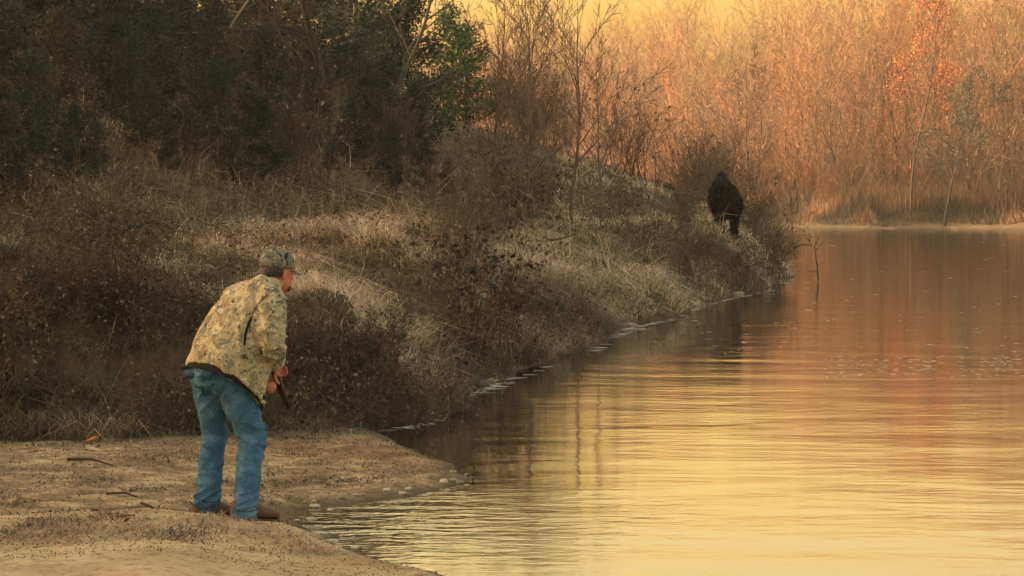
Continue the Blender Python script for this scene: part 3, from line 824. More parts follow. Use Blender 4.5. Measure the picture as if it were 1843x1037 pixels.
def build_far_wood():
    tall = bpy.data.collections.new('far_tree_kinds'); low = bpy.data.collections.new('far_thicket_kinds')
    for i in range(9):
        tall.objects.link(far_proto(700 + i, 17, FARPAL[i % 6], 2, (14, 7, 5), 0.55, 0.07))
    for i in range(7):
        low.objects.link(far_proto(740 + i, 6.5, tuple(0.62 * q for q in FARPAL[(i + 1) % 6]), 6, (9, 5, 4), 0.5, 0.035))
    rng = np.random.default_rng(77)
    def pts(n, dmin, dspan, pw, inset):
        px = rng.uniform(480, 2500, n)
        d = np.interp(px, [480, 700, 1100, 1300, 1430, 1843, 2400], [460, 422, 300, 258, 240, 234, 217]) + dmin + dspan * rng.random(n) ** pw
        x = (px - 921.5) / F * d; k = sdist(x, d, FAR) > inset
        px, d, x = px[k], d[k], x[k]
        return px, np.stack([x, d, height(x, d)], 1)
    def sr(n, s):
        return np.stack([s * rng.uniform(.9, 1.25, n), s * rng.uniform(.9, 1.25, n), s], 1), np.stack([np.zeros(n), np.zeros(n), rng.uniform(0, 6.28, n)], 1)
    px, P = pts(640, 5, 120, 1.2, 5)
    s = rng.uniform(0.75, 1.2, len(px)) * np.interp(px, [600, 850, 1000, 1200, 1330, 1500, 1700, 1843], [1.8, 1.6, 1.48, 1.36, 1.3, 1.35, 1.5, 1.6])
    instancer('far_wood', 'hazy mass of bare brown trees on the far shore', 'wood', tall, P, *sr(len(px), s), 3)
    px, P = pts(950, 5, 100, 1.5, 5)
    instancer('far_thicket', 'russet leafless undergrowth along the far shore', 'undergrowth', low, P, *sr(len(px), rng.uniform(0.5, 1.25, len(px))), 5)
build_far_wood()
def build_far_brush():
    n = 60000
    px = RNG.uniform(560, 2300, n); d = 236 + 60 * RNG.random(n) ** 1.6
    x = (px - 921.5) / F * d; y = d
    s = sdist(x, y, FAR); k = s > 1.2 + 3.0 * (fbm(x, y, 14, 83, 2) - 0.5)
    x, y, d, s = x[k], y[k], d[k], s[k]; z = height(x, y)
    g = fbm(x, y, 9, 81, 3)
    n = len(x)
    h = RNG.uniform(0.8, 2.4, n) * (0.35 + 1.5 * g) * np.interp(s, [1, 8], [0.22, 1.0])
    V, q, t = blades(np.stack([x, y, z], 1), h, RNG.uniform(0.04, 0.10, n), RNG.uniform(0, 0.7, n), RNG.uniform(0, 6.28, n), 0.2)
    c = np.where((g > 0.52)[:, None], pick([(.26, .15, .08), (.30, .19, .11), (.22, .12, .07)], n), pick([(.10, .075, .05), (.13, .10, .065), (.08, .065, .045)], n))
    me = np_mesh('far_brush', V, [q, t], np.repeat(c, 5, 0))
    tag(link('far_brush', me, None, M_GRASS), 'russet brush and dead reeds lining the far shore', 'brush', kind='stuff')
build_far_brush()
# trees of the far shore that stand out
FO = bare_tree(801, 19, 0.13, 4, (14, 6, 4), 0.6, (.07, .045, .035), (0.02, 0), 0.07, 0.05, 0.25, 0.02)
tree('orange_leaved_tree', FO, ground_at(1640, 241), 'slender tree with orange red leaves on the far shore', 1.0, 0.3, None, (4000, 0.20, [(.42, .12, .04), (.36, .10, .04), (.45, .17, .06)]))
FG = bare_tree(802, 13, 0.13, 4, (14, 6, 4), 0.75, (.04, .036, .03), (0.03, 0), 0.09, 0.03, 0.25, 0.025)
tree('greyish_tree', FG, ground_at(1700, 239), 'dull grey green tree right of the orange leaved one', 1.0, 0.8, None, (2600, 0.20, [(.10, .09, .06), (.08, .08, .055)]))
FR = bare_tree(803, 15, 0.12, 4, (14, 6, 4), 0.6, (.08, .05, .04), (0.0, 0), 0.07, 0.05, 0.2, 0.022)
tree('reddish_tree', FR, ground_at(1350, 252), 'reddish twigged tree on the far shore above the creature', 1.0, 0.8, None, (1600, 0.18, [(.32, .13, .07), (.28, .11, .06)]))
tree('reddish_tree', FR, ground_at(1810, 240), 'reddish brown tree at the right edge of the far shore', 0.8, 2.8, None, (1600, 0.18, [(.30, .13, .06), (.26, .12, .06)]))

# ------------------------------------------------------------------ figure building
def ring_pts(c, u, v, a, b, n=20, e=2.0):
    out = []
    for i in range(n):
        t = 2 * math.pi * i / n
        ct, st = math.cos(t), math.sin(t)
        x = math.copysign(abs(ct) ** (2 / e), ct); y = math.copysign(abs(st) ** (2 / e), st)
        out.append(Vector(c) + u * (a * x) + v * (b * y))
    return out
def add_loft(bm, rings, cap=True):
    vs = [[bm.verts.new(p) for p in r] for r in rings]
    n = len(vs[0])
    for i in range(len(vs) - 1):
        for j in range(n):
            bm.faces.new((vs[i][j], vs[i][(j + 1) % n], vs[i + 1][(j + 1) % n], vs[i + 1][j]))
    if cap:
        bm.faces.new(vs[0][::-1]); bm.faces.new(vs[-1])
def add_limb(bm, pts, radii, n=14, flat=1.0, ref=None):
    """tapered limb through pts (with rounded ends); radii per point"""
    P = [Vector(p) for p in pts]
    # subdivide along a Catmull-Rom so joints bend softly
    Q = []; RR = []
    for i in range(len(P) - 1):
        p0 = P[max(i - 1, 0)]; p1 = P[i]; p2 = P[i + 1]; p3 = P[min(i + 2, len(P) - 1)]
        for k in range(5):
            t = k / 5
            Q.append(0.5 * ((2 * p1) + (p2 - p0) * t + (2 * p0 - 5 * p1 + 4 * p2 - p3) * t * t + (3 * p1 - p0 - 3 * p2 + p3) * t ** 3))
            RR.append(radii[i] * (1 - t) + radii[i + 1] * t)
    Q.append(P[-1]); RR.append(radii[-1])
    rings = []
    d0 = (Q[1] - Q[0]).normalized(); d1 = (Q[-1] - Q[-2]).normalized()
    seq = [(Q[0] - d0 * RR[0] * 0.7, RR[0] * 0.55)] + list(zip(Q, RR)) + [(Q[-1] + d1 * RR[-1] * 0.7, RR[-1] * 0.55)]
    u = None
    for i, (q, r) in enumerate(seq):
        a = seq[max(i - 1, 0)][0]; b = seq[min(i + 1, len(seq) - 1)][0]
        t = (b - a).normalized()
        if u is None:
            u = t.cross(ref if ref is not None else Vector((0.3, 0.9, 0.2))).normalized()
        u = (u - t * u.dot(t)).normalized(); v = t.cross(u)
        rings.append(ring_pts(q, u, v, r, r * flat, n))
    add_loft(bm, rings)
def add_ellipsoid(bm, c, axes, radii, n=16, m=10):
    u, v, w = [Vector(a).normalized() for a in axes]
    rings = []
    for i in range(1, m):
        t = math.pi * i / m
        rings.append(ring_pts(Vector(c) - w * (radii[2] * math.cos(t)), u, v, radii[0] * math.sin(t), radii[1] * math.sin(t), n))
    add_loft(bm, rings)
def fuse(name, bm, voxel, smooth=4, disp=None, factor=0.5):
    """weld overlapping shapes into one continuous skin"""
    bmesh.ops.recalc_face_normals(bm, faces=bm.faces)
    me = bpy.data.meshes.new(name); bm.to_mesh(me); bm.free()
    o = bpy.data.objects.new(name + '_tmp', me); COL.objects.link(o)
    m = o.modifiers.new('r', 'REMESH'); m.mode = 'VOXEL'; m.voxel_size = voxel
    if smooth:
        s = o.modifiers.new('s', 'SMOOTH'); s.iterations = smooth; s.factor = factor
    dg = bpy.context.evaluated_depsgraph_get(); dg.update()
    out = bpy.data.meshes.new_from_object(o.evaluated_get(dg))
    out.name = name
    bpy.data.objects.remove(o); bpy.data.meshes.remove(me)
    if disp is not None:
        out.update()
        nv = len(out.vertices)
        co = [(v.co.copy(), v.normal.copy()) for v in out.vertices]
        for v, (c, n) in zip(out.vertices, co): v.co = c + n * disp(c, n)
    out.polygons.foreach_set('use_smooth', np.ones(len(out.polygons), dtype=bool))
    return out

# materials for clothing
def camo_mat(name, base, spots, scale=1.0):
    m, nt, b = node_mat(name)
    tc = N(nt, 'ShaderNodeTexCoord')
    n0 = noise_tex(nt, 9 * scale, 4, 0.6, tc.outputs['Object'], 0.6)
    c = ramp(nt, [(0.3, tuple(x * 0.72 for x in base)), (0.55, base), (0.8, tuple(x * 1.25 for x in base))], n0.outputs[0]).outputs[0]
    for i, (col, sc, lo, hi) in enumerate(spots):
        mp = N(nt, 'ShaderNodeMapping'); mp.inputs['Location'].default_value = (3.1 * i + 1, 7.7 * i, 2.3 * i)
        nt.links.new(tc.outputs['Object'], mp.inputs[0])
        nz = noise_tex(nt, sc * scale, 3, 0.6, mp.outputs[0], 0.9)
        f = ramp(nt, [(lo, (0, 0, 0)), (hi, (1, 1, 1))], nz.outputs[0])
        c = mixcol(nt, c, col, f.outputs[0])
    nt.links.new(c, b.inputs['Base Color'])
    b.inputs['Roughness'].default_value = 0.95; b.inputs['Specular IOR Level'].default_value = 0.1
    wv = noise_tex(nt, 60, 3, 0.6, tc.outputs['Object'])
    bump(nt, b, wv.outputs[0], 0.35, 0.006)
    return m
M_CAMO = camo_mat('camouflage_cloth', (.30, .255, .155), [((.42, .37, .25), 26, .54, .60), ((.15, .15, .11), 20, .53, .57), ((.22, .155, .10), 19, .57, .61), ((.055, .056, .044), 26, .59, .63)])
M_CAMO_CAP = camo_mat('cap_camouflage', (.24, .25, .20), [((.38, .32, .21), 16, .50, .55), ((.05, .055, .042), 22, .54, .58), ((.42, .42, .35), 26, .57, .62)], 1.2)
def plain(name, col, rough=0.8, nscale=30, var=0.25, bst=0.3, bd=0.004, spec=0.3):
    m, nt, b = node_mat(name)
    tc = N(nt, 'ShaderNodeTexCoord')
    nz = noise_tex(nt, nscale, 4, 0.6, tc.outputs['Object'])
    r = ramp(nt, [(0.3, tuple(c * (1 - var) for c in col)), (0.7, tuple(min(1, c * (1 + var)) for c in col))], nz.outputs[0])
    nt.links.new(r.outputs[0], b.inputs['Base Color'])
    b.inputs['Roughness'].default_value = rough; b.inputs['Specular IOR Level'].default_value = spec
    bump(nt, b, nz.outputs[0], bst, bd)
    return m
M_SKIN = plain('skin', (.37, .125, .08), 0.55, 25, 0.18)
M_HAIR = plain('dark_hair', (.022, .018, .018), 0.7, 120)
M_LINING = plain('dark_lining', (.010, .009, .009), 0.9)
M_BOOT = plain('boot_leather', (.075, .034, .022), 0.6, 22, 0.3)
M_SOLE = plain('boot_sole', (.05, .032, .022), 0.8)
M_GUNWOOD = plain('gun_stock_wood', (.035, .014, .009), 0.7, 14, 0.4, 0.3, 0.004, 0.1)
M_GUNMETAL = plain('gun_metal', (.012, .010, .010), 0.6, 40, 0.2, 0.1, 0.004, 0.1)
M_EYE = plain('eye', (.35, .33, .30), 0.2)
def denim():
    m, nt, b = node_mat('denim')
    tc = N(nt, 'ShaderNodeTexCoord')
    n1 = noise_tex(nt, 7, 4, 0.6, tc.outputs['Object'], 0.4)
    n2 = noise_tex(nt, 160, 2, 0.6, tc.outputs['Object'])
    r = ramp(nt, [(0.25, (.020, .062, .125)), (0.5, (.044, .118, .215)), (0.75, (.11, .195, .29))], n1.outputs[0])
    g = ramp(nt, [(0.3, (.8,) * 3), (0.7, (1.2,) * 3)], n2.outputs[0])
    c = mixcol(nt, r.outputs[0], g.outputs[0], 1.0, 'MULTIPLY')
    nt.links.new(c, b.inputs['Base Color'])
    b.inputs['Roughness'].default_value = 0.9; b.inputs['Specular IOR Level'].default_value = 0.15
    mp = N(nt, 'ShaderNodeMapping'); mp.inputs['Scale'].default_value = (1, 1, 2.6); mp.inputs['Rotation'].default_value = (0, R(25), 0); nt.links.new(tc.outputs['Object'], mp.inputs[0])
    n3 = noise_tex(nt, 11, 3, 0.6, mp.outputs[0], 1.2)
    cr = ramp(nt, [(0.40, (1, 1, 1)), (0.5, (0, 0, 0)), (0.60, (1, 1, 1))], n3.outputs[0])
    bump(nt, b, cr.outputs[0], 0.55, 0.018)
    return m
M_DENIM = denim()

# ------------------------------------------------------------------ the man
DM = 15.0
MAN = Vector((XY(410, DM)[0], DM, 0.07))
def Q(px, py, dy=0.0): return W(px, py, DM + dy) - MAN
AZ = R(50)
fwd = Vector((math.sin(AZ), math.cos(AZ), 0)); rgt = Vector((math.cos(AZ), -math.sin(AZ), 0)); UP = Vector((0, 0, 1))

man = empty('person', MAN)
tag(man, 'man in camouflage jacket and cap and blue jeans, crouching on the sand with a gun', 'person')

r_hip, r_knee, r_ank = Q(414, 680, -.06), Q(454, 786, .0), Q(438, 922, -.14)
l_hip, l_knee, l_ank = Q(374, 668, .07), Q(385, 782, .14), Q(371, 903, .06)
r_sho, r_elb, r_wri = Q(486, 540, -.10), Q(487, 618, -.17), Q(493, 655, .04)
l_sho, l_elb, l_wri = Q(449, 534, .20), Q(446, 640, .30), Q(464, 676, .20)
neck0, head_c = Q(482, 516, .08), Q(499, 489, .12)
HA = R(46)
hf = Vector((math.sin(HA), math.cos(HA), -0.10)).normalized(); hr = hf.cross(UP).normalized(); hu = hr.cross(hf).normalized()
toe = Vector((math.sin(R(62)), math.cos(R(62)), 0))
gun_grip, gun_muz, gun_butt = Q(494, 667, .10), Q(519, 735, .62), Q(474, 626, -.15)
gdir = (gun_muz - gun_grip).normalized()

def finger(bm, root, d, curl_axis, lens, rads, ang):
    pts = [root]; p = Vector(root); d = Vector(d)
    for L, a in zip(lens, ang):
        d = Matrix.Rotation(a, 3, curl_axis) @ d
        p = p + d * L; pts.append(p.copy())
    P = pts
    add_limb(bm, P, rads, 8)
def hand(bm, wrist, palm_dir, palm_nrm, curl=1.0):
    """palm_dir: wrist -> knuckles; palm_nrm: the way the palm faces"""
    pd = palm_dir.normalized(); pn = (palm_nrm - pd * palm_nrm.dot(pd)).normalized(); sd = pd.cross(pn)
    c = wrist + pd * 0.05
    add_ellipsoid(bm, c, (sd, pn, pd), (0.043, 0.017, 0.056))
    for k, (off, L) in enumerate(((-.030, .95), (-.010, 1.05), (.010, 1.0), (.029, .80))):
        root = wrist + pd * (0.088 - 0.006 * abs(k - 1)) + sd * off
        finger(bm, root, pd, sd, (.040 * L, .027 * L, .022 * L), (.0098, .0092, .0086, .0078), (-0.75 * curl, -0.95 * curl, -0.75 * curl))
    th = wrist + pd * 0.035 - sd * 0.036
    d = (pd * 0.7 - sd * 0.55 + pn * 0.45).normalized()
    finger(bm, th, d, sd, (.036, .030, .025), (.0125, .0115, .0105, .009), (-0.25 * curl, -0.45 * curl, -0.4 * curl))

def build_body():
    bm = bmesh.new()
    # trunk
    hip_mid = (r_hip + l_hip) / 2
    sho_mid = (r_sho + l_sho) / 2
    spine = [hip_mid, hip_mid.lerp(sho_mid, .35) - fwd * .03, hip_mid.lerp(sho_mid, .7) - fwd * .04, sho_mid, neck0]
    rings = []
    for i, (p, a, b) in enumerate(zip(spine, (.15, .15, .165, .16, .06), (.11, .105, .115, .085, .055))):
        t = (spine[min(i + 1, 4)] - spine[max(i - 1, 0)]).normalized()
        rings.append(ring_pts(p, rgt, t.cross(rgt).normalized(), a, b, 20))
    add_loft(bm, rings)
    for h, k, a in ((r_hip, r_knee, r_ank), (l_hip, l_knee, l_ank)):
        add_limb(bm, (h, h.lerp(k, .5), k, k.lerp(a, .35), a), (.080, .065, .046, .042, .032))
    for s, e, w in ((r_sho, r_elb, r_wri), (l_sho, l_elb, l_wri)):
        add_limb(bm, (s, s.lerp(e, .5), e, e.lerp(w, .4), w), (.055, .05, .042, .04, .027))
    # neck and head
    add_limb(bm, (sho_mid.lerp(neck0, .3), neck0, head_c - hu * .05 - hf * .02), (.07, .058, .058))
    add_ellipsoid(bm, head_c + hu * .025 - hf * .008, (hr, hf, hu), (.076, .096, .092))
    add_ellipsoid(bm, head_c - hu * .055 + hf * .030, (hr, hf, hu), (.060, .068, .062))       # jaw
    add_ellipsoid(bm, head_c - hu * .098 + hf * .062, (hr, hf, hu), (.030, .026, .024))       # chin
    for s in (-1, 1):
        add_ellipsoid(bm, head_c - hu * .025 + hf * .062 + hr * (.040 * s), (hr, hf, hu), (.026, .022, .024))   # cheekbones
        add_ellipsoid(bm, head_c - hu * .018 - hf * .010 + hr * (.078 * s), (hr, hf, hu), (.011, .020, .032))   # ears
    add_limb(bm, (head_c + hu * .005 + hf * .088, head_c - hu * .028 + hf * .108, head_c - hu * .036 + hf * .102), (.010, .014, .015), 8)   # nose
    add_ellipsoid(bm, head_c + hu * .014 + hf * .084, (hr, hf, hu), (.050, .014, .010))        # brow
    for dz, rr in ((-.064, .0075), (-.074, .008)):
        add_ellipsoid(bm, head_c + hu * dz + hf * .093, (hr, hf, hu), (.024, .010, rr))        # lips
    # hands closing on the gun
    hand(bm, r_wri - (gun_grip - r_wri).normalized() * 0.02, (gun_grip - r_wri) + gdir * .05 + UP * -.02, -rgt * 0.6 - UP * 0.5, 1.0)
    lp = gun_grip + gdir * 0.0 - UP * .03
    hand(bm, l_wri, Q(479, 684, .17) - l_wri, rgt * 0.5 + UP * 0.8, 0.9)
    me = fuse('body', bm, 0.0062, 2)
    return link('body', me, man, M_SKIN)
body = build_body()
for s in (-1, 1):
    bm = bmesh.new(); add_ellipsoid(bm, head_c + hu * .0 + hf * .082 + hr * (.032 * s), (hr, hf, hu), (.013, .011, .010), 12, 8)
    me = bpy.data.meshes.new('eye'); bm.to_mesh(me); bm.free(); link('eye', me, man, M_EYE, True)
# hair below the cap, round the back of the head
bm = bmesh.new()
for i in range(15):
    a = math.pi * (0.10 + 0.80 * i / 14) + math.pi
    c = head_c + hr * (.080 * math.cos(a)) + hf * (.100 * math.sin(a) - .004) + hu * (.004 - .012 * math.sin(a) * -1)
    add_ellipsoid(bm, c - hu * .004, (hr, hf, hu), (.022, .016, .022 + .010 * math.sin(-a)), 10, 8)
link('hair', fuse('hair', bm, 0.006, 2, lambda c, n: 0.003 * mnoise.noise(c * 90)), man, M_HAIR)
# short beard
bm = bmesh.new()
for i in range(5):
    a = math.pi * (.28 + .44 * i / 4)
    c = head_c + hr * (.056 * math.cos(a)) + hf * (.035 + .045 * math.sin(a)) - hu * (.070 + .030 * math.sin(a))
    add_ellipsoid(bm, c, (hr, hf, hu), (.016, .014, .017), 8, 6)
M_BEARD = plain('beard', (.10, .045, .025), 0.8, 120)
link('beard', fuse('beard', bm, 0.006, 2, lambda c, n: 0.003 * mnoise.noise(c * 90)), man, M_BEARD)

def fold(amp, fx, fz):
    def f(c, n):
        return amp * (mnoise.noise(Vector((c.x * fx, c.y * fx, c.z * fz))) + 0.5 * mnoise.noise(Vector((c.x * fx * 2.3, c.y * fx * 2.3, c.z * fz * 2 + 5))))
    return f
def ridged(c, fx, fz, sx=0.0, seed=0.0):
    w = mnoise.noise(c * 5 + Vector((seed, 0, 0))) * .35
    n = mnoise.noise(Vector((c.x * fx + seed + w, c.y * fx + w, (c.z + c.x * sx) * fz + w)))
    return (1 - min(1.0, abs(n) * 2.4)) ** 2
def build_jeans():
    bm = bmesh.new()
    hip_mid = (r_hip + l_hip) / 2
    t = (UP * .85 + fwd * .5).normalized(); fb = t.cross(rgt).normalized()
    rings = [ring_pts(hip_mid + t * h + fwd * o, rgt, fb, a, b, 22) for h, o, a, b in
             ((-.13, .0, .09, .10), (-.08, -.01, .165, .135), (-.01, -.02, .185, .15), (.07, -.01, .18, .14), (.17, 0, .165, .125))]
    add_loft(bm, rings)
    for h, k, a, sgn in ((r_hip, r_knee, r_ank, 1), (l_hip, l_knee, l_ank, -1)):
        end = a + (a - k).normalized() * 0.03
        add_limb(bm, (h, h.lerp(k, .35), h.lerp(k, .75), k, k.lerp(end, .3), k.lerp(end, .7), end), (.108, .102, .088, .080, .076, .073, .079), 18)
    folds = fold(.006, 8, 6)
    def disp(c, n):
        v = folds(c, n)
        wk = max(math.exp(-((c - k).length / .17) ** 2) for k in (r_knee, l_knee))
        wa = max(math.exp(-((c - a).length / .15) ** 2) for a in (r_ank, l_ank))
        wt = math.exp(-((c - (r_hip + l_hip) / 2 + UP * .12).length / .22) ** 2)
        v += wk * .024 * (ridged(c, 3.5, 15, .5, 1) - .35) + wa * .024 * (ridged(c, 4, 17, -.5, 4) - .35)
        v += wt * .016 * (ridged(c, 5, 9, -.9, 7) - .3) + .008 * (ridged(c, 9, 5, .3, 9) - .3)
        return v
    return link('jeans', fuse('jeans', bm, 0.010, 5, disp), man, M_DENIM)
jeans = build_jeans()
# back pockets and seams on the jeans
def build_pocket(c0, up, side, out, w, h):
    n = 5; V = []
    for j in range(n):
        for i in range(n):
            V.append(c0 + side * (w * (i / (n - 1) - .5)) + up * (h * (j / (n - 1) - .5)) * (1 if j else 1 + .15 * (1 - abs(i - 2) / 2)) + out * (.012 - .02 * (i / (n - 1) - .5) ** 2 * 4 * .5))
    bm = bmesh.new(); vs = [bm.verts.new(v) for v in V]
    for j in range(n - 1):
        for i in range(n - 1): bm.faces.new((vs[j * n + i], vs[j * n + i + 1], vs[(j + 1) * n + i + 1], vs[(j + 1) * n + i]))
    bmesh.ops.solidify(bm, geom=bm.faces[:], thickness=0.004)
    me = bpy.data.meshes.new('back_pocket'); bm.to_mesh(me); bm.free()
    link('back_pocket', me, jeans, M_DENIM, True)
hip_mid = (r_hip + l_hip) / 2
tt = (UP * .85 + fwd * .5).normalized(); bb = -(tt.cross(rgt).normalized())
bb = bb if bb.dot(-fwd) > 0 else -bb
for s in (1, -1):
    build_pocket(hip_mid + rgt * (.085 * s) + bb * .135 - tt * .02, tt, rgt, bb, .13, .14)

# jacket: loose body and two sleeves in one skin
th = R(38)
JT = (fwd * math.sin(th) + UP * math.cos(th)); JF = (fwd * math.cos(th) - UP * math.sin(th))
def jacket_rings():
    # (px, py, dy, lateral radius, front-back radius)
    spec = [(403, 697, .02, .262, .250), (409, 674, .02, .258, .243), (420, 638, .03, .250, .225), (433, 605, .04, .242, .206),
            (447, 575, .05, .24, .188), (459, 548, .06, .228, .160), (470, 528, .07, .195, .125), (479, 515, .08, .125, .09), (485, 507, .085, .075, .068)]
    return [ring_pts(Q(a, b, c), rgt, JF, ra, rb, 26, 2.3 if i < 6 else 2.0) for i, (a, b, c, ra, rb) in enumerate(spec)]
def build_jacket():
    bm = bmesh.new()
    add_loft(bm, jacket_rings())
    for s, e, w in ((r_sho, r_elb, r_wri), (l_sho, l_elb, l_wri)):
        add_limb(bm, (s + (Q(470, 530, .07) - s) * .25, s, s.lerp(e, .5), e, e.lerp(w, .5), w - (w - e) * .06), (.080, .092, .084, .078, .070, .060), 16)
    folds = fold(.008, 6, 5)
    def disp(c, n):
        v = folds(c, n)
        we = max(math.exp(-((c - e).length / .15) ** 2) for e in (r_elb, l_elb))
        ws = max(math.exp(-((c - e).length / .18) ** 2) for e in (r_sho, l_sho))
        lo = max(0.0, min(1.0, (1.15 - c.z) / .5))
        a = (c - Q(420, 640)).dot(rgt)
        v += we * .022 * (ridged(c, 5, 16, .4, 2) - .35) + ws * .016 * (ridged(c, 12, 6, .8, 5) - .3)
        v += .016 * (ridged(c, 6, 4, .7, 8) - .3) + lo * .014 * (ridged(c, 10, 2.5, .5, 11) - .3)
        return v
    return link('jacket', fuse('jacket', bm, 0.010, 3, disp), man, M_CAMO)
jacket = build_jacket()
# dark lining showing under the open hem
bm = bmesh.new()
r0 = [p for p in jacket_rings()[0]]
c0 = sum(r0, Vector()) / len(r0)
down = -JT
outer = [c0 + (p - c0) * 0.985 + down * (.012 + .020 * max(0, -(p - c0).dot(JF) / .26)) for p in r0]
top = [c0 + (p - c0) * 0.97 - down * .05 for p in r0]
inner = [c0 + (p - c0) * 0.86 - down * .03 for p in r0]
add_loft(bm, [top, outer, inner], False)
me = bpy.data.meshes.new('hem_lining'); bm.to_mesh(me); bm.free()
link('hem_lining', me, jacket, M_LINING, True)
# collar
bm = bmesh.new()
cc = Q(487, 506, .088); ct = (JT * .8 + UP * .3).normalized()
cr = [ring_pts(cc + ct * h, rgt, ct.cross(rgt).normalized(), a, a * .9, 22) for h, a in ((-.04, .085), (-.01, .080), (.010, .078), (.012, .070), (-.01, .068))]
add_loft(bm, cr, False)
me = bpy.data.meshes.new('collar'); bm.to_mesh(me); bm.free()
link('collar', me, jacket, M_CAMO, True)
# narrow dark strip over the back, following the seam behind the arm
def ribbon(name, pts, width, nrm, mat, parent, thick=0.006):
    bm = bmesh.new(); rows = []
    for i, p in enumerate(pts):
        t = (pts[min(i + 1, len(pts) - 1)] - pts[max(i - 1, 0)]).normalized()
        s = t.cross(nrm[i]).normalized() * width * .5
        rows.append((bm.verts.new(p - s), bm.verts.new(p + s)))
    for a, b in zip(rows, rows[1:]): bm.faces.new((a[0], a[1], b[1], b[0]))
    bmesh.ops.solidify(bm, geom=bm.faces[:], thickness=thick)
    me = bpy.data.meshes.new(name); bm.to_mesh(me); bm.free()
    return link(name, me, parent, mat, True)

from mathutils.bvhtree import BVHTree
def seam(name, target, path, width, mat, lift=0.003, n=26):
    """a stitched seam laid on the cloth along a path given on the seen side"""
    me = target.data
    bvh = BVHTree.FromPolygons([v.co for v in me.vertices], [p_.vertices[:] for p_ in me.polygons])
    eye = Vector((0, 0, CAMZ)) - MAN
    pts = []; nr = []
    for i in range(n):
        t = i / (n - 1) * (len(path) - 1); k = min(int(t), len(path) - 2); f = t - k
        px = path[k][0] * (1 - f) + path[k + 1][0] * f; py = path[k][1] * (1 - f) + path[k + 1][1] * f
        d = (Q(px, py) - eye).normalized()
        loc, nor, _, _ = bvh.ray_cast(eye, d)
        if loc is None: continue
        pts.append(loc + nor * lift); nr.append(nor)
    if len(pts) > 3: ribbon(name, pts, width, nr, mat, target, 0.004)
M_SEAM = plain('jacket_seam', (.13, .11, .07), 0.95)
seam('armhole_seam', jacket, [(497, 519), (484, 528), (468, 543), (456, 560), (450, 580), (448, 600)], .006, M_SEAM, .001)
M_STRIP = plain('dark_strip', (.060, .054, .038), 0.9)
seam('back_strip', jacket, [(452, 572), (446, 586), (441, 604), (439, 622)], .016, M_STRIP, .002)
M_THREAD = plain('denim_seam', (.026, .08, .15), 0.95)
seam('leg_hem', jeans, [(415, 916), (430, 922), (446, 923), (460, 919)], .005, M_THREAD, .001)
seam('leg_hem', jeans, [(352, 898), (366, 905), (382, 906), (393, 902)], .005, M_THREAD, .001)

# cap
def build_cap():
    bm = bmesh.new()
    c = head_c + hu * .022 - hf * .004
    rings = []
    for h, s in ((.0, 1.0), (.02, 1.015), (.045, 1.0), (.07, .93), (.09, .80), (.105, .58), (.113, .30), (.116, .05)):
        rings.append(ring_pts(c + hu * h + hf * (-.004 * h / .1), hr, hf, .0905 * s, .109 * s, 26))
    add_loft(bm, rings, False)
    bm.faces.ensure_lookup_table()
    me = bpy.data.meshes.new('cap'); bmesh.ops.solidify(bm, geom=bm.faces[:], thickness=0.004); bm.to_mesh(me); bm.free()
    cap = link('cap', me, man, M_CAMO_CAP, True)
    bm = bmesh.new(); n = 11; rows = []
    for j in range(5):
        f = j / 4; row = []
        for i in range(n):
            a = R(-62 + 124 * i / (n - 1))
            p = c + hr * (math.sin(a) * (.090 - .012 * f)) + hf * (math.cos(a) * .106 + f * .075 * math.cos(a * .9)) - hu * (.002 + .020 * f + .016 * (math.sin(a)) ** 2)
            row.append(bm.verts.new(p))
        rows.append(row)
    for a, b in zip(rows, rows[1:]):
        for i in range(n - 1): bm.faces.new((a[i], a[i + 1], b[i + 1], b[i]))
    bmesh.ops.solidify(bm, geom=bm.faces[:], thickness=0.005)
    me = bpy.data.meshes.new('brim'); bm.to_mesh(me); bm.free(); link('brim', me, cap, M_CAMO_CAP, True)
    bm = bmesh.new(); add_ellipsoid(bm, c + hu * .116, (hr, hf, hu), (.008, .008, .005), 10, 6)
    me = bpy.data.meshes.new('button'); bm.to_mesh(me); bm.free(); link('button', me, cap, M_CAMO_CAP, True)
build_cap()

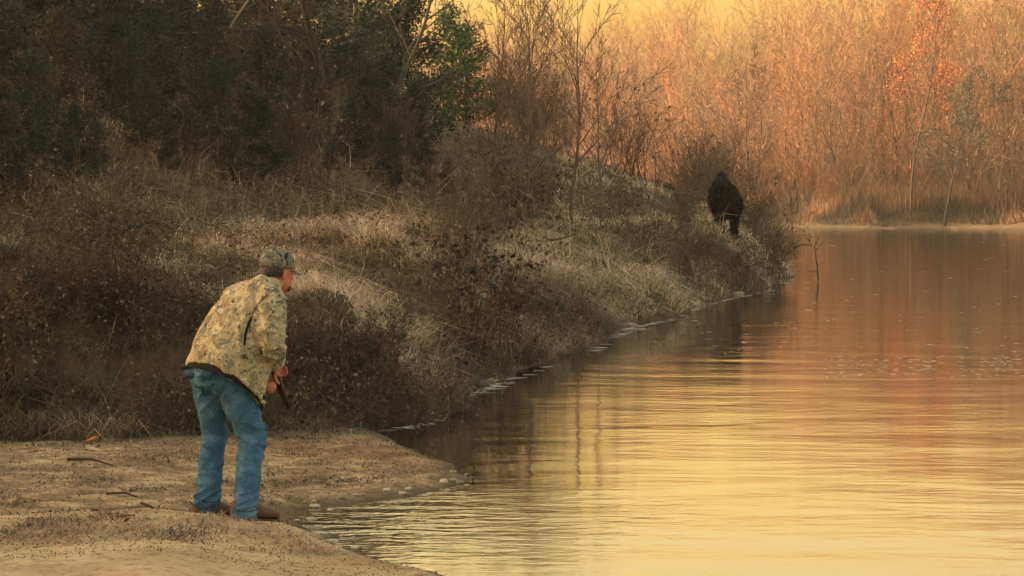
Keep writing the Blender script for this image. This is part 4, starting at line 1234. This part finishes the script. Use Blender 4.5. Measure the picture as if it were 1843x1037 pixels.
def build_boot(ank, kn):
    sd = toe.cross(UP)
    heel = Vector((ank.x, ank.y, 0)) - toe * .03
    gz = hz(MAN.x + heel.x + toe.x * .08, MAN.y + heel.y + toe.y * .08) - MAN.z
    tip = (hz(MAN.x + heel.x + toe.x * .22, MAN.y + heel.y + toe.y * .22) - hz(MAN.x + heel.x, MAN.y + heel.y)) / .22
    tip = max(-.35, min(.2, tip))
    fw = (toe + UP * tip).normalized(); up = sd.cross(fw); up = up if up.z > 0 else -up
    heel.z = gz - tip * .08 + .002
    bm = bmesh.new()
    sec = [(-.055, .030, .035, .05), (-.03, .040, .052, .055), (.03, .040, .060, .062), (.09, .044, .050, .050), (.15, .050, .036, .038), (.205, .046, .030, .030), (.245, .028, .022, .024)]
    add_loft(bm, [ring_pts(heel + fw * x + up * (z + .01), sd, up, a, b, 16, 2.4) for x, a, b, z in sec])
    add_limb(bm, (heel + fw * .0 + up * .05, heel.lerp(ank, .5) + up * .02, ank, ank + (kn - ank).normalized() * .10), (.050, .050, .050, .050), 14)
    b = link('boot', fuse('boot', bm, 0.008, 3, lambda c, n: .002 * mnoise.noise(c * 40)), man, M_BOOT)
    bm = bmesh.new()
    for z in (0,):
        rings = []
        for h, s in ((-.012, .98), (.012, 1.02)):
            pts = [heel + fw * x + sd * (y * s) + up * h for x, y in
                   [(-.065, -.02), (-.06, -.036), (0, -.040), (.06, -.038), (.13, -.050), (.19, -.050), (.245, -.03), (.262, 0), (.245, .03), (.19, .048), (.13, .046), (.06, .036), (0, .040), (-.06, .036), (-.065, .02)]]
            rings.append(pts)
        add_loft(bm, rings)
    me = bpy.data.meshes.new('sole'); bm.to_mesh(me); bm.free(); link('sole', me, b, M_SOLE)
build_boot(r_ank, r_knee); build_boot(l_ank, l_knee)

# ------------------------------------------------------------------ the gun in his hands
gun = empty('rifle', MAN + gun_grip)
tag(gun, "dark long gun held muzzle down in the crouching man's hands", 'rifle')
def G(p): return p - gun_grip
gs = gdir.cross(UP).normalized(); gu = gs.cross(gdir).normalized()
z0 = Vector((0, 0, 0))
bm = bmesh.new(); add_limb(bm, (z0 + gdir * .16, z0 + gdir * .35, G(gun_muz)), (.0155, .0145, .0135), 12)
me = bpy.data.meshes.new('barrel'); bm.to_mesh(me); bm.free(); link('barrel', me, gun, M_GUNMETAL, True)
bm = bmesh.new()
add_loft(bm, [ring_pts(z0 + gdir * x, gs, gu, a, b, 14, 3.5) for x, a, b in ((-.06, .016, .020), (-.03, .020, .028), (.10, .020, .028), (.17, .016, .020))])
me = bpy.data.meshes.new('receiver'); bm.to_mesh(me); bm.free(); link('receiver', me, gun, M_GUNMETAL, True)
bd = G(gun_butt).normalized(); bs = gs; bu = bs.cross(bd).normalized(); BL = G(gun_butt).length
bm = bmesh.new()
add_loft(bm, [ring_pts(bd * x, bs, bu, a, b, 14, 2.6) for x, a, b in ((.02, .016, .020), (BL * .3, .018, .022), (BL * .55, .019, .032), (BL * .8, .020, .044), (BL, .020, .050))])
me = bpy.data.meshes.new('stock'); bm.to_mesh(me); bm.free(); st = link('stock', me, gun, M_GUNWOOD, True)
bm = bmesh.new()
add_loft(bm, [ring_pts(bd * x, bs, bu, a, b, 14, 2.6) for x, a, b in ((BL + .001, .021, .051), (BL + .016, .020, .050))])
me = bpy.data.meshes.new('butt_pad'); bm.to_mesh(me); bm.free(); link('butt_pad', me, st, M_LINING, True)
bm = bmesh.new()
add_loft(bm, [ring_pts(gdir * x - gu * .016, gs, gu, a, b, 14, 2.4) for x, a, b in ((.15, .017, .016), (.22, .020, .020), (.36, .018, .018), (.40, .012, .012))])
me = bpy.data.meshes.new('fore_end'); bm.to_mesh(me); bm.free(); link('fore_end', me, gun, M_GUNWOOD, True)
bm = bmesh.new()
pts = [gdir * (.02 + .035 * math.cos(a)) - gu * (.03 + .028 * math.sin(a)) for a in [math.pi * i / 8 for i in range(9)]]
for a, b in zip(pts, pts[1:]): add_limb(bm, (a, b), (.003, .003), 6)
me = fuse('trigger_guard', bm, 0.0025, 1); link('trigger_guard', me, gun, M_GUNMETAL)
bm = bmesh.new(); e = G(gun_muz) - gdir * .02
add_loft(bm, [ring_pts(e + gu * h, gs, gdir, .003 * s, .010 * s, 8) for h, s in ((.008, 1), (.022, .7))])
me = bpy.data.meshes.new('front_sight'); bm.to_mesh(me); bm.free(); link('front_sight', me, gun, M_GUNMETAL)

# ------------------------------------------------------------------ the dark shaggy creature on the point
DC = 70.0
CB0 = ground_at(1308, DC)
def K(px, py, dy=0.0): return W(px, py, DC + dy) - CB0
creature = empty('shaggy_creature', CB0)
tag(creature, 'dark shaggy hunched creature standing on the far point above the river', 'creature')
M_FUR = plain('dark_fur', (.018, .012, .012), 0.9, 14, 0.5, 0.6, 0.03, 0.15)
def build_creature():
    bm = bmesh.new()
    S = [(1309, 388, .0, .17, .18), (1307, 376, -.02, .24, .21), (1303, 358, -.04, .285, .25), (1301, 343, -.04, .28, .25), (1299, 331, .0, .26, .23), (1298, 322, .05, .20, .19)]
    t = Vector((0, .35, .94)); X = Vector((1, 0, 0))
    add_loft(bm, [ring_pts(K(a, b, c), X, Vector((0, .94, -.35)), ra, rb, 20) for a, b, c, ra, rb in S])
    add_ellipsoid(bm, K(1298, 319, .14), (X, Vector((0, 1, 0)), UP), (.135, .17, .165))      # head
    add_ellipsoid(bm, K(1296, 322, .30), (X, Vector((0, 1, 0)), UP), (.08, .10, .08))         # muzzle
    add_ellipsoid(bm, K(1298, 312, .12), (X, Vector((0, 1, 0)), UP), (.07, .12, .07))         # crown ridge
    # long arms
    add_limb(bm, (K(1286, 338, .02), K(1281, 358, -.05), K(1284, 374, .08), K(1290, 386, .14)), (.12, .09, .075, .05), 12)
    add_limb(bm, (K(1316, 337, .05), K(1327, 354, .0), K(1332, 370, .08), K(1326, 388, .12)), (.115, .09, .075, .05), 12)
    # bent legs
    g = lambda px, dy: Vector((K(px, 400, dy).x, dy, hz(CB0.x + K(px, 400, dy).x, DC + dy) - CB0.z))
    fl, fr = g(1296, -.05), g(1321, .15)
    add_limb(bm, (K(1300, 380, 0), K(1295, 391, .12), fl + UP * .12, fl + UP * .05), (.155, .105, .075, .065), 12)
    add_limb(bm, (K(1318, 380, .05), K(1321, 392, .2), fr + UP * .12, fr + UP * .05), (.15, .10, .07, .06), 12)
    for f in (fl, fr): add_ellipsoid(bm, f + Vector((0, .08, .04)), (X, Vector((0, 1, 0)), UP), (.07, .15, .05))
    for w in (K(1289, 391, .2), K(1326, 391, .16)):
        for k in range(5):
            q = w + X * (.024 * (k - 2))
            add_limb(bm, (q, q + Vector((0, .03, -.06)), q + Vector((0, .02, -.10))), (.020, .017, .013), 6)
    me = fuse('body', bm, 0.022, 4, lambda c, n: .018 * mnoise.noise(c * 9) + .010 * mnoise.noise(c * 22))
    o = link('body', me, creature, M_FUR)
    # shaggy coat hanging off the body
    nv = len(me.vertices); co = np.empty(nv * 3); me.vertices.foreach_get('co', co); co = co.reshape(-1, 3)
    no = np.array([v.normal[:] for v in me.vertices])
    rng = np.random.default_rng(9); n = 12000
    i = rng.integers(0, nv, n); k = co[i][:, 2] > 0.12; i = i[k]; n = len(i)
    P = co[i] - no[i] * .01
    D = no[i] * .35 + np.array([0, 0, -1.0]) + rng.normal(size=(n, 3)) * .22
    D /= np.linalg.norm(D, axis=1, keepdims=True)
    L = rng.uniform(.05, .15, n)
    V, f = tubes(P, P + D * L[:, None], np.full(n, .009), np.full(n, .0015), 3)
    c = np.repeat(pick([(.016, .011, .010), (.024, .015, .012), (.010, .008, .010)], n, .2), 6, 0)
    link('coat', np_mesh('coat', V, [f], c), creature, M_BARK)
build_creature()

# ------------------------------------------------------------------ stones, driftwood, logs, foam
def stone_mesh(seed, flat=0.55):
    rng = np.random.default_rng(seed)
    bm = bmesh.new(); bmesh.ops.create_icosphere(bm, subdivisions=2, radius=1.0)
    off = Vector(rng.uniform(-50, 50, 3))
    for v in bm.verts:
        n = 0.28 * mnoise.noise(v.co * 0.9 + off) + 0.10 * mnoise.noise(v.co * 2.4 + off)
        v.co = v.co * (1 + n); v.co.z *= flat; v.co.x *= 1.25
    me = bpy.data.meshes.new('stone'); bm.to_mesh(me); bm.free()
    a = me.color_attributes.new('Col', 'FLOAT_COLOR', 'POINT')
    base = [(.26, .22, .16), (.16, .135, .10), (.22, .185, .135), (.08, .068, .052), (.32, .28, .21)][seed % 5]
    a.data.foreach_set('color', np.tile(np.array([*base, 1], np.float32), len(me.vertices)))
    me.materials.append(M_STONE)
    return me
SM = [stone_mesh(i) for i in range(10)]
def stone(i, px, d, s, label, group=None, rz=None, sink=0.25):
    x, y = XY(px, d); z = max(hz(x, y), -0.02)
    o = bpy.data.objects.new('stone', SM[i % 10]); COL.objects.link(o)
    o.location = (x, y, z + s * 0.5 * (0.5 - sink)); o.scale = (s, s, s); o.rotation_euler = (0, 0, random.uniform(0, 6.28) if rz is None else rz)
    return tag(o, label, 'stone', group)
stone(4, 571, 15.2, .040, 'pale flat stone at the water just right of the man')
stone(0, 560, 15.6, .032, 'round pale stone above the flat one by the cove')
stone(3, 596, 14.75, .045, 'dark stone where the mound meets the cove')
stone(2, 628, 16.1, .030, 'light brown stone at the head of the cove')
stone(2, 1133, 41.0, .13, 'pale boulder at the waterline below the grass mound', sink=.1)
stone(3, 1105, 40.6, .16, 'dark boulder beside the pale one below the grass mound', sink=.1)
stone(2, 1250, 50.2, .14, 'pale boulder in the shallows at the notch', sink=.1)
stone(2, 1330, 56.6, .11, 'small pale boulder in the shallows under the creature', sink=.1)
stone(3, 868, 27.5, .10, 'dark stone at the water below the gully', sink=.1)
stone(2, 885, 27.9, .06, 'pale stone at the water below the gully', sink=.1)
npb = 0
while npb < 60:
    px = random.uniform(530, 880); d = random.uniform(14.2, 18.4); x, y = XY(px, d)
    if not (-0.035 < hz(x, y) < 0.035): continue
    npb += 1
    stone(random.choice((0, 1, 2, 4, 4, 5, 7, 9)), px, d, random.uniform(.012, .034), 'small pebble along the shallow edge of the cove', 'pebbles along the cove')
for i in range(16):
    px = random.uniform(-30, 500); d = random.uniform(12.9, 17.5)
    stone(random.choice((1, 3, 6, 8)), px, d, random.uniform(.008, .018), 'small dark pebble lying on the sand', 'pebbles on the sand')

def limb_obj(name, pts, r0, r1, col, label, cat, twigs=(), sides=8):
    pts = [Vector(p) for p in pts]; base = pts[0]
    e = empty(name, base); n = len(pts) - 1
    segs = [(np.array(pts[i] - base), np.array(pts[i + 1] - base), r0 + (r1 - r0) * i / n, r0 + (r1 - r0) * (i + 1) / n) for i in range(n)]
    link('stem', stick_mesh('stem', segs, col, sides), e, M_BARK)
    for a, b, r in twigs:
        link('twig', stick_mesh('twig', [(np.array(Vector(a) - base), np.array(Vector(b) - base), r, r * .4)], col, 5), e, M_BARK)
    tag(e, label, cat)
DK = (.045, .032, .024)
limb_obj('snag', [W(1473, 505, 66), W(1470, 470, 66), W(1466, 445, 66), W(1474, 425, 66)], .020, .009, DK, 'dead snag standing up out of the water off the point', 'snag',
         [(W(1471, 487, 66), W(1450, 490, 66.1), .014), (W(1468, 452, 66), W(1484, 432, 66), .012), (W(1467, 446, 66), W(1455, 436, 66), .010), (W(1471, 478, 66), W(1486, 470, 65.9), .010)])
limb_obj('branch', [W(1428, 446, 72), W(1445, 440, 71.5), W(1462, 442, 71)], .025, .010, DK, 'thin dark branch hanging over the water at the tip of the point', 'branch')
def on_ground(px, d, up=0.05):
    p = ground_at(px, d); p.z += up; return p
limb_obj('fallen_log', [on_ground(845, 77, .15), on_ground(900, 76, .16), on_ground(960, 75, .16), on_ground(1005, 74, .14)], .11, .07, (.20, .15, .10), 'pale fallen log lying across the slope behind the saplings', 'log',
         [(on_ground(930, 75.5, .2), on_ground(935, 75.5, .9), .03)])
limb_obj('fallen_log', [on_ground(1200, 95, .30), on_ground(1225, 95, .34), on_ground(1264, 95.5, .30)], .20, .10, (.035, .022, .018), 'dark rotten log on the low ridge left of the creature', 'log')
limb_obj('driftwood', [W(838, 655, 27.2), W(820, 640, 27.6), W(812, 622, 27.9)], .035, .02, DK, 'dark forked driftwood at the foot of the gully', 'driftwood',
         [(W(825, 645, 27.5), W(848, 628, 27.4), .018), (W(818, 636, 27.6), W(802, 646, 27.6), .014)])
limb_obj('branch', [on_ground(985, 44, .25), on_ground(1010, 44.5, .32), on_ground(1035, 45, .42)], .022, .012, DK, 'dead branch poking out on top of the grass mound', 'branch')
limb_obj('twig', [on_ground(190, 16.3, .01), on_ground(222, 16.25, .02), on_ground(245, 16.2, .008)], .008, .004, DK, 'dark twig lying on the sandy flat left of the man', 'twig', sides=6)
limb_obj('twig', [on_ground(205, 14.05, .0), on_ground(228, 14.0, .012), on_ground(240, 13.9, .03)], .007, .004, (.10, .06, .03), 'brown twig on the crest of the sand mound', 'twig', sides=6)
limb_obj('twig', [on_ground(120, 18.3, .01), on_ground(165, 18.2, .03), on_ground(200, 18.0, .012)], .012, .006, DK, 'dark stick on the flat near the bramble bank', 'twig', sides=6)
limb_obj('twig', [on_ground(835, 18.1, -.01), on_ground(851, 18.0, .03), on_ground(853, 18.0, .085)], .010, .005, DK, 'dark stub at the tip of the sand spit', 'twig', sides=6)
# big curled leaves caught on the sand mound
def curled_leaf(px, d, s, col, label):
    x, y = XY(px, d); z = hz(x, y); n = 5; V = []
    for j in range(n):
        for i in range(n):
            u = i / (n - 1) - .5; v = j / (n - 1) - .5
            w = math.sqrt(max(0, .25 - v * v)) * 1.6
            V.append((u * w * s, v * s * 1.4, s * (.28 + .9 * u * u + .35 * v) + .01))
    f = [[j * n + i, j * n + i + 1, (j + 1) * n + i + 1, (j + 1) * n + i] for j in range(n - 1) for i in range(n - 1)]
    me = np_mesh('dead_leaf', np.array(V), [np.array(f)], np.tile(np.array(col), (n * n, 1)))
    o = link('dead_leaf', me, None, M_LEAF, True); o.location = (x, y, z - .004); o.rotation_euler = (random.uniform(-.4, .4), random.uniform(-.3, .3), random.uniform(0, 6.28))
    tag(o, label, 'leaf')
curled_leaf(261, 14.2, .055, (.10, .055, .025), 'curled brown leaf standing on the crest of the mound')
curled_leaf(228, 13.75, .045, (.16, .07, .025), 'curled rusty leaf on the front of the mound')
curled_leaf(164, 19.6, .08, (.40, .18, .08), 'orange leaf lying below the bramble bank')
curled_leaf(182, 20.3, .06, (.42, .33, .22), 'pale leaf caught in the brambles')

for k, (px, d, L, a, w) in enumerate(((120, 38, 1.6, .4, 'at the left edge of the slope'), (330, 43, 2.0, 2.6, 'below the dark cedars'), (480, 47, 1.8, .2, 'in the middle of the slope'), (700, 58, 2.2, 2.9, 'on the slope left of the saplings'),
        (560, 41, 1.3, 1.0, 'on the terrace behind the man'), (250, 34, 1.2, 2.2, 'at the back of the terrace'), (640, 30, 1.0, .5, 'on the ledge right of the man'), (90, 24.2, .9, 2.8, 'across the brambles at the left'))):
    p = ground_at(px, d); dx, dy = math.cos(a) * L / 3, math.sin(a) * L / 3
    pts = [Vector((p.x + dx * i, p.y + dy * i, hz(p.x + dx * i, p.y + dy * i) + .06 + .03 * (i % 2))) for i in range(4)]
    limb_obj('fallen_branch', pts, .028, .010, [(.16, .12, .085), DK, (.10, .07, .05)][k % 3], 'fallen dead branch ' + w, 'branch',
             [(pts[1], pts[1] + Vector((dy * .5, -dx * .5, .28)), .012), (pts[2], pts[2] + Vector((-dy * .5, dx * .4, .22)), .010)])
def build_foam_glints(name, spots, label):
    """rafts of foam, floating scum and painted ripple glints: thin raised flakes on the water"""
    rng = np.random.default_rng(31)
    VS = []; FS = []; CS = []; off = 0
    for x, y, L, Wd in spots:
        k = 9; a = np.arange(k) * 2 * math.pi / k + rng.normal() * .2
        rr = rng.uniform(.35, 1.2, k)
        ring = np.stack([x + np.cos(a) * L * rr, y + np.sin(a) * Wd * rr, np.full(k, .004)], 1)
        top = np.array([[x, y, .004 + .02 * min(L, Wd)]])
        VS.append(np.concatenate([ring, top])); i = np.arange(k)
        FS.append(np.stack([i, (i + 1) % k, np.full(k, k)], 1) + off); off += k + 1
        CS.append(np.tile(np.array((.62, .58, .48)) * rng.uniform(.6, 1.15), (k + 1, 1)))
    me = np_mesh(name, np.concatenate(VS), [np.concatenate(FS)], np.concatenate(CS))
    tag(link(name, me, None, M_STONE, True), label, 'foam', kind='stuff')
def shore_spots(n, a, b, off, spread, L, Wd):
    rng = np.random.default_rng(int(a * 7 + b)); out = []
    P = [(690, 22.4), (790, 23.4), (838, 26.3), (905, 28.5), (965, 31), (1062, 35.4), (1100, 39.8), (1205, 44.2), (1240, 48), (1295, 53), (1385, 60), (1420, 68)]
    for _ in range(n):
        px = rng.uniform(a, b); d = float(np.interp(px, [p[0] for p in P], [p[1] for p in P]))
        x, y = XY(px, d); out.append((x, y - off - abs(rng.normal()) * spread, L * rng.uniform(.4, 1.6), Wd * rng.uniform(.5, 1.5)))
    return out
sp = shore_spots(60, 1080, 1260, .62, .15, .10, .035) + shore_spots(40, 1240, 1410, .62, .2, .10, .04) + shore_spots(22, 1060, 1150, 1.6, .12, .13, .035) \
   + shore_spots(40, 830, 925, .62, .25, .06, .025) + shore_spots(26, 700, 830, .62, .15, .06, .02) + shore_spots(18, 870, 1000, 1.1, .15, .08, .025)
build_foam_glints('shore_foam', sp, 'pale foam and scum gathered along the waterline')
rng = np.random.default_rng(44)
fl = []
for i in range(150):  # glitter of the ripples put in as pale flecks
    px = 1480 + 380 * rng.random() ** .8; y = 640 + 40 * rng.random()
    d = CAMZ * F / (y - HOR); x, yy = XY(px, d); fl.append((x, yy, .035 * rng.uniform(.5, 1.6), .03))
for i in range(110):
    px = rng.uniform(1180, 1860); y = rng.uniform(430, 640); d = CAMZ * F / (y - HOR); x, yy = XY(px, d)
    if sdist(np.array([x]), np.array([yy]), MAIN)[0] < -0.3: fl.append((x, yy, .0013 * d * rng.uniform(.4, 1.4), .0012 * d))
for i in range(60):
    px = rng.uniform(560, 900); y = rng.uniform(890, 1010); d = CAMZ * F / (y - HOR); x, yy = XY(px, d)
    if sdist(np.array([x]), np.array([yy]), SPIT)[0] < -0.05: fl.append((x, yy, .016 * rng.uniform(.4, 1.5), .010))
build_foam_glints('foam_and_glints', fl, 'white flecks of drifting foam and painted ripple glitter on the river')

# ------------------------------------------------------------------ haze over the river
def build_haze():
    x0, x1, y0, y1, z0, z1 = -830, 830, -830, 830, -2.0, 42.0
    V = np.array([(x, y, z) for z in (z0, z1) for x, y in ((x0, y0), (x1, y0), (x1, y1), (x0, y1))], float)
    f = np.array([[3, 2, 1, 0], [4, 5, 6, 7], [0, 1, 5, 4], [1, 2, 6, 5], [2, 3, 7, 6], [3, 0, 4, 7]])
    me = np_mesh('haze', V, [f])
    m = bpy.data.materials.new('haze'); m.use_nodes = True
    nt = m.node_tree; nt.nodes.clear()
    pv = N(nt, 'ShaderNodeVolumePrincipled'); out = N(nt, 'ShaderNodeOutputMaterial')
    pv.inputs['Color'].default_value = (0.97, 0.90, 0.78, 1)
    pv.inputs['Density'].default_value = 0.0002
    pv.inputs['Anisotropy'].default_value = 0.3
    nt.links.new(pv.outputs[0], out.inputs['Volume'])
    tag(link('haze', me, None, m), 'thin warm evening haze over the whole river', 'haze', kind='stuff')
build_haze()
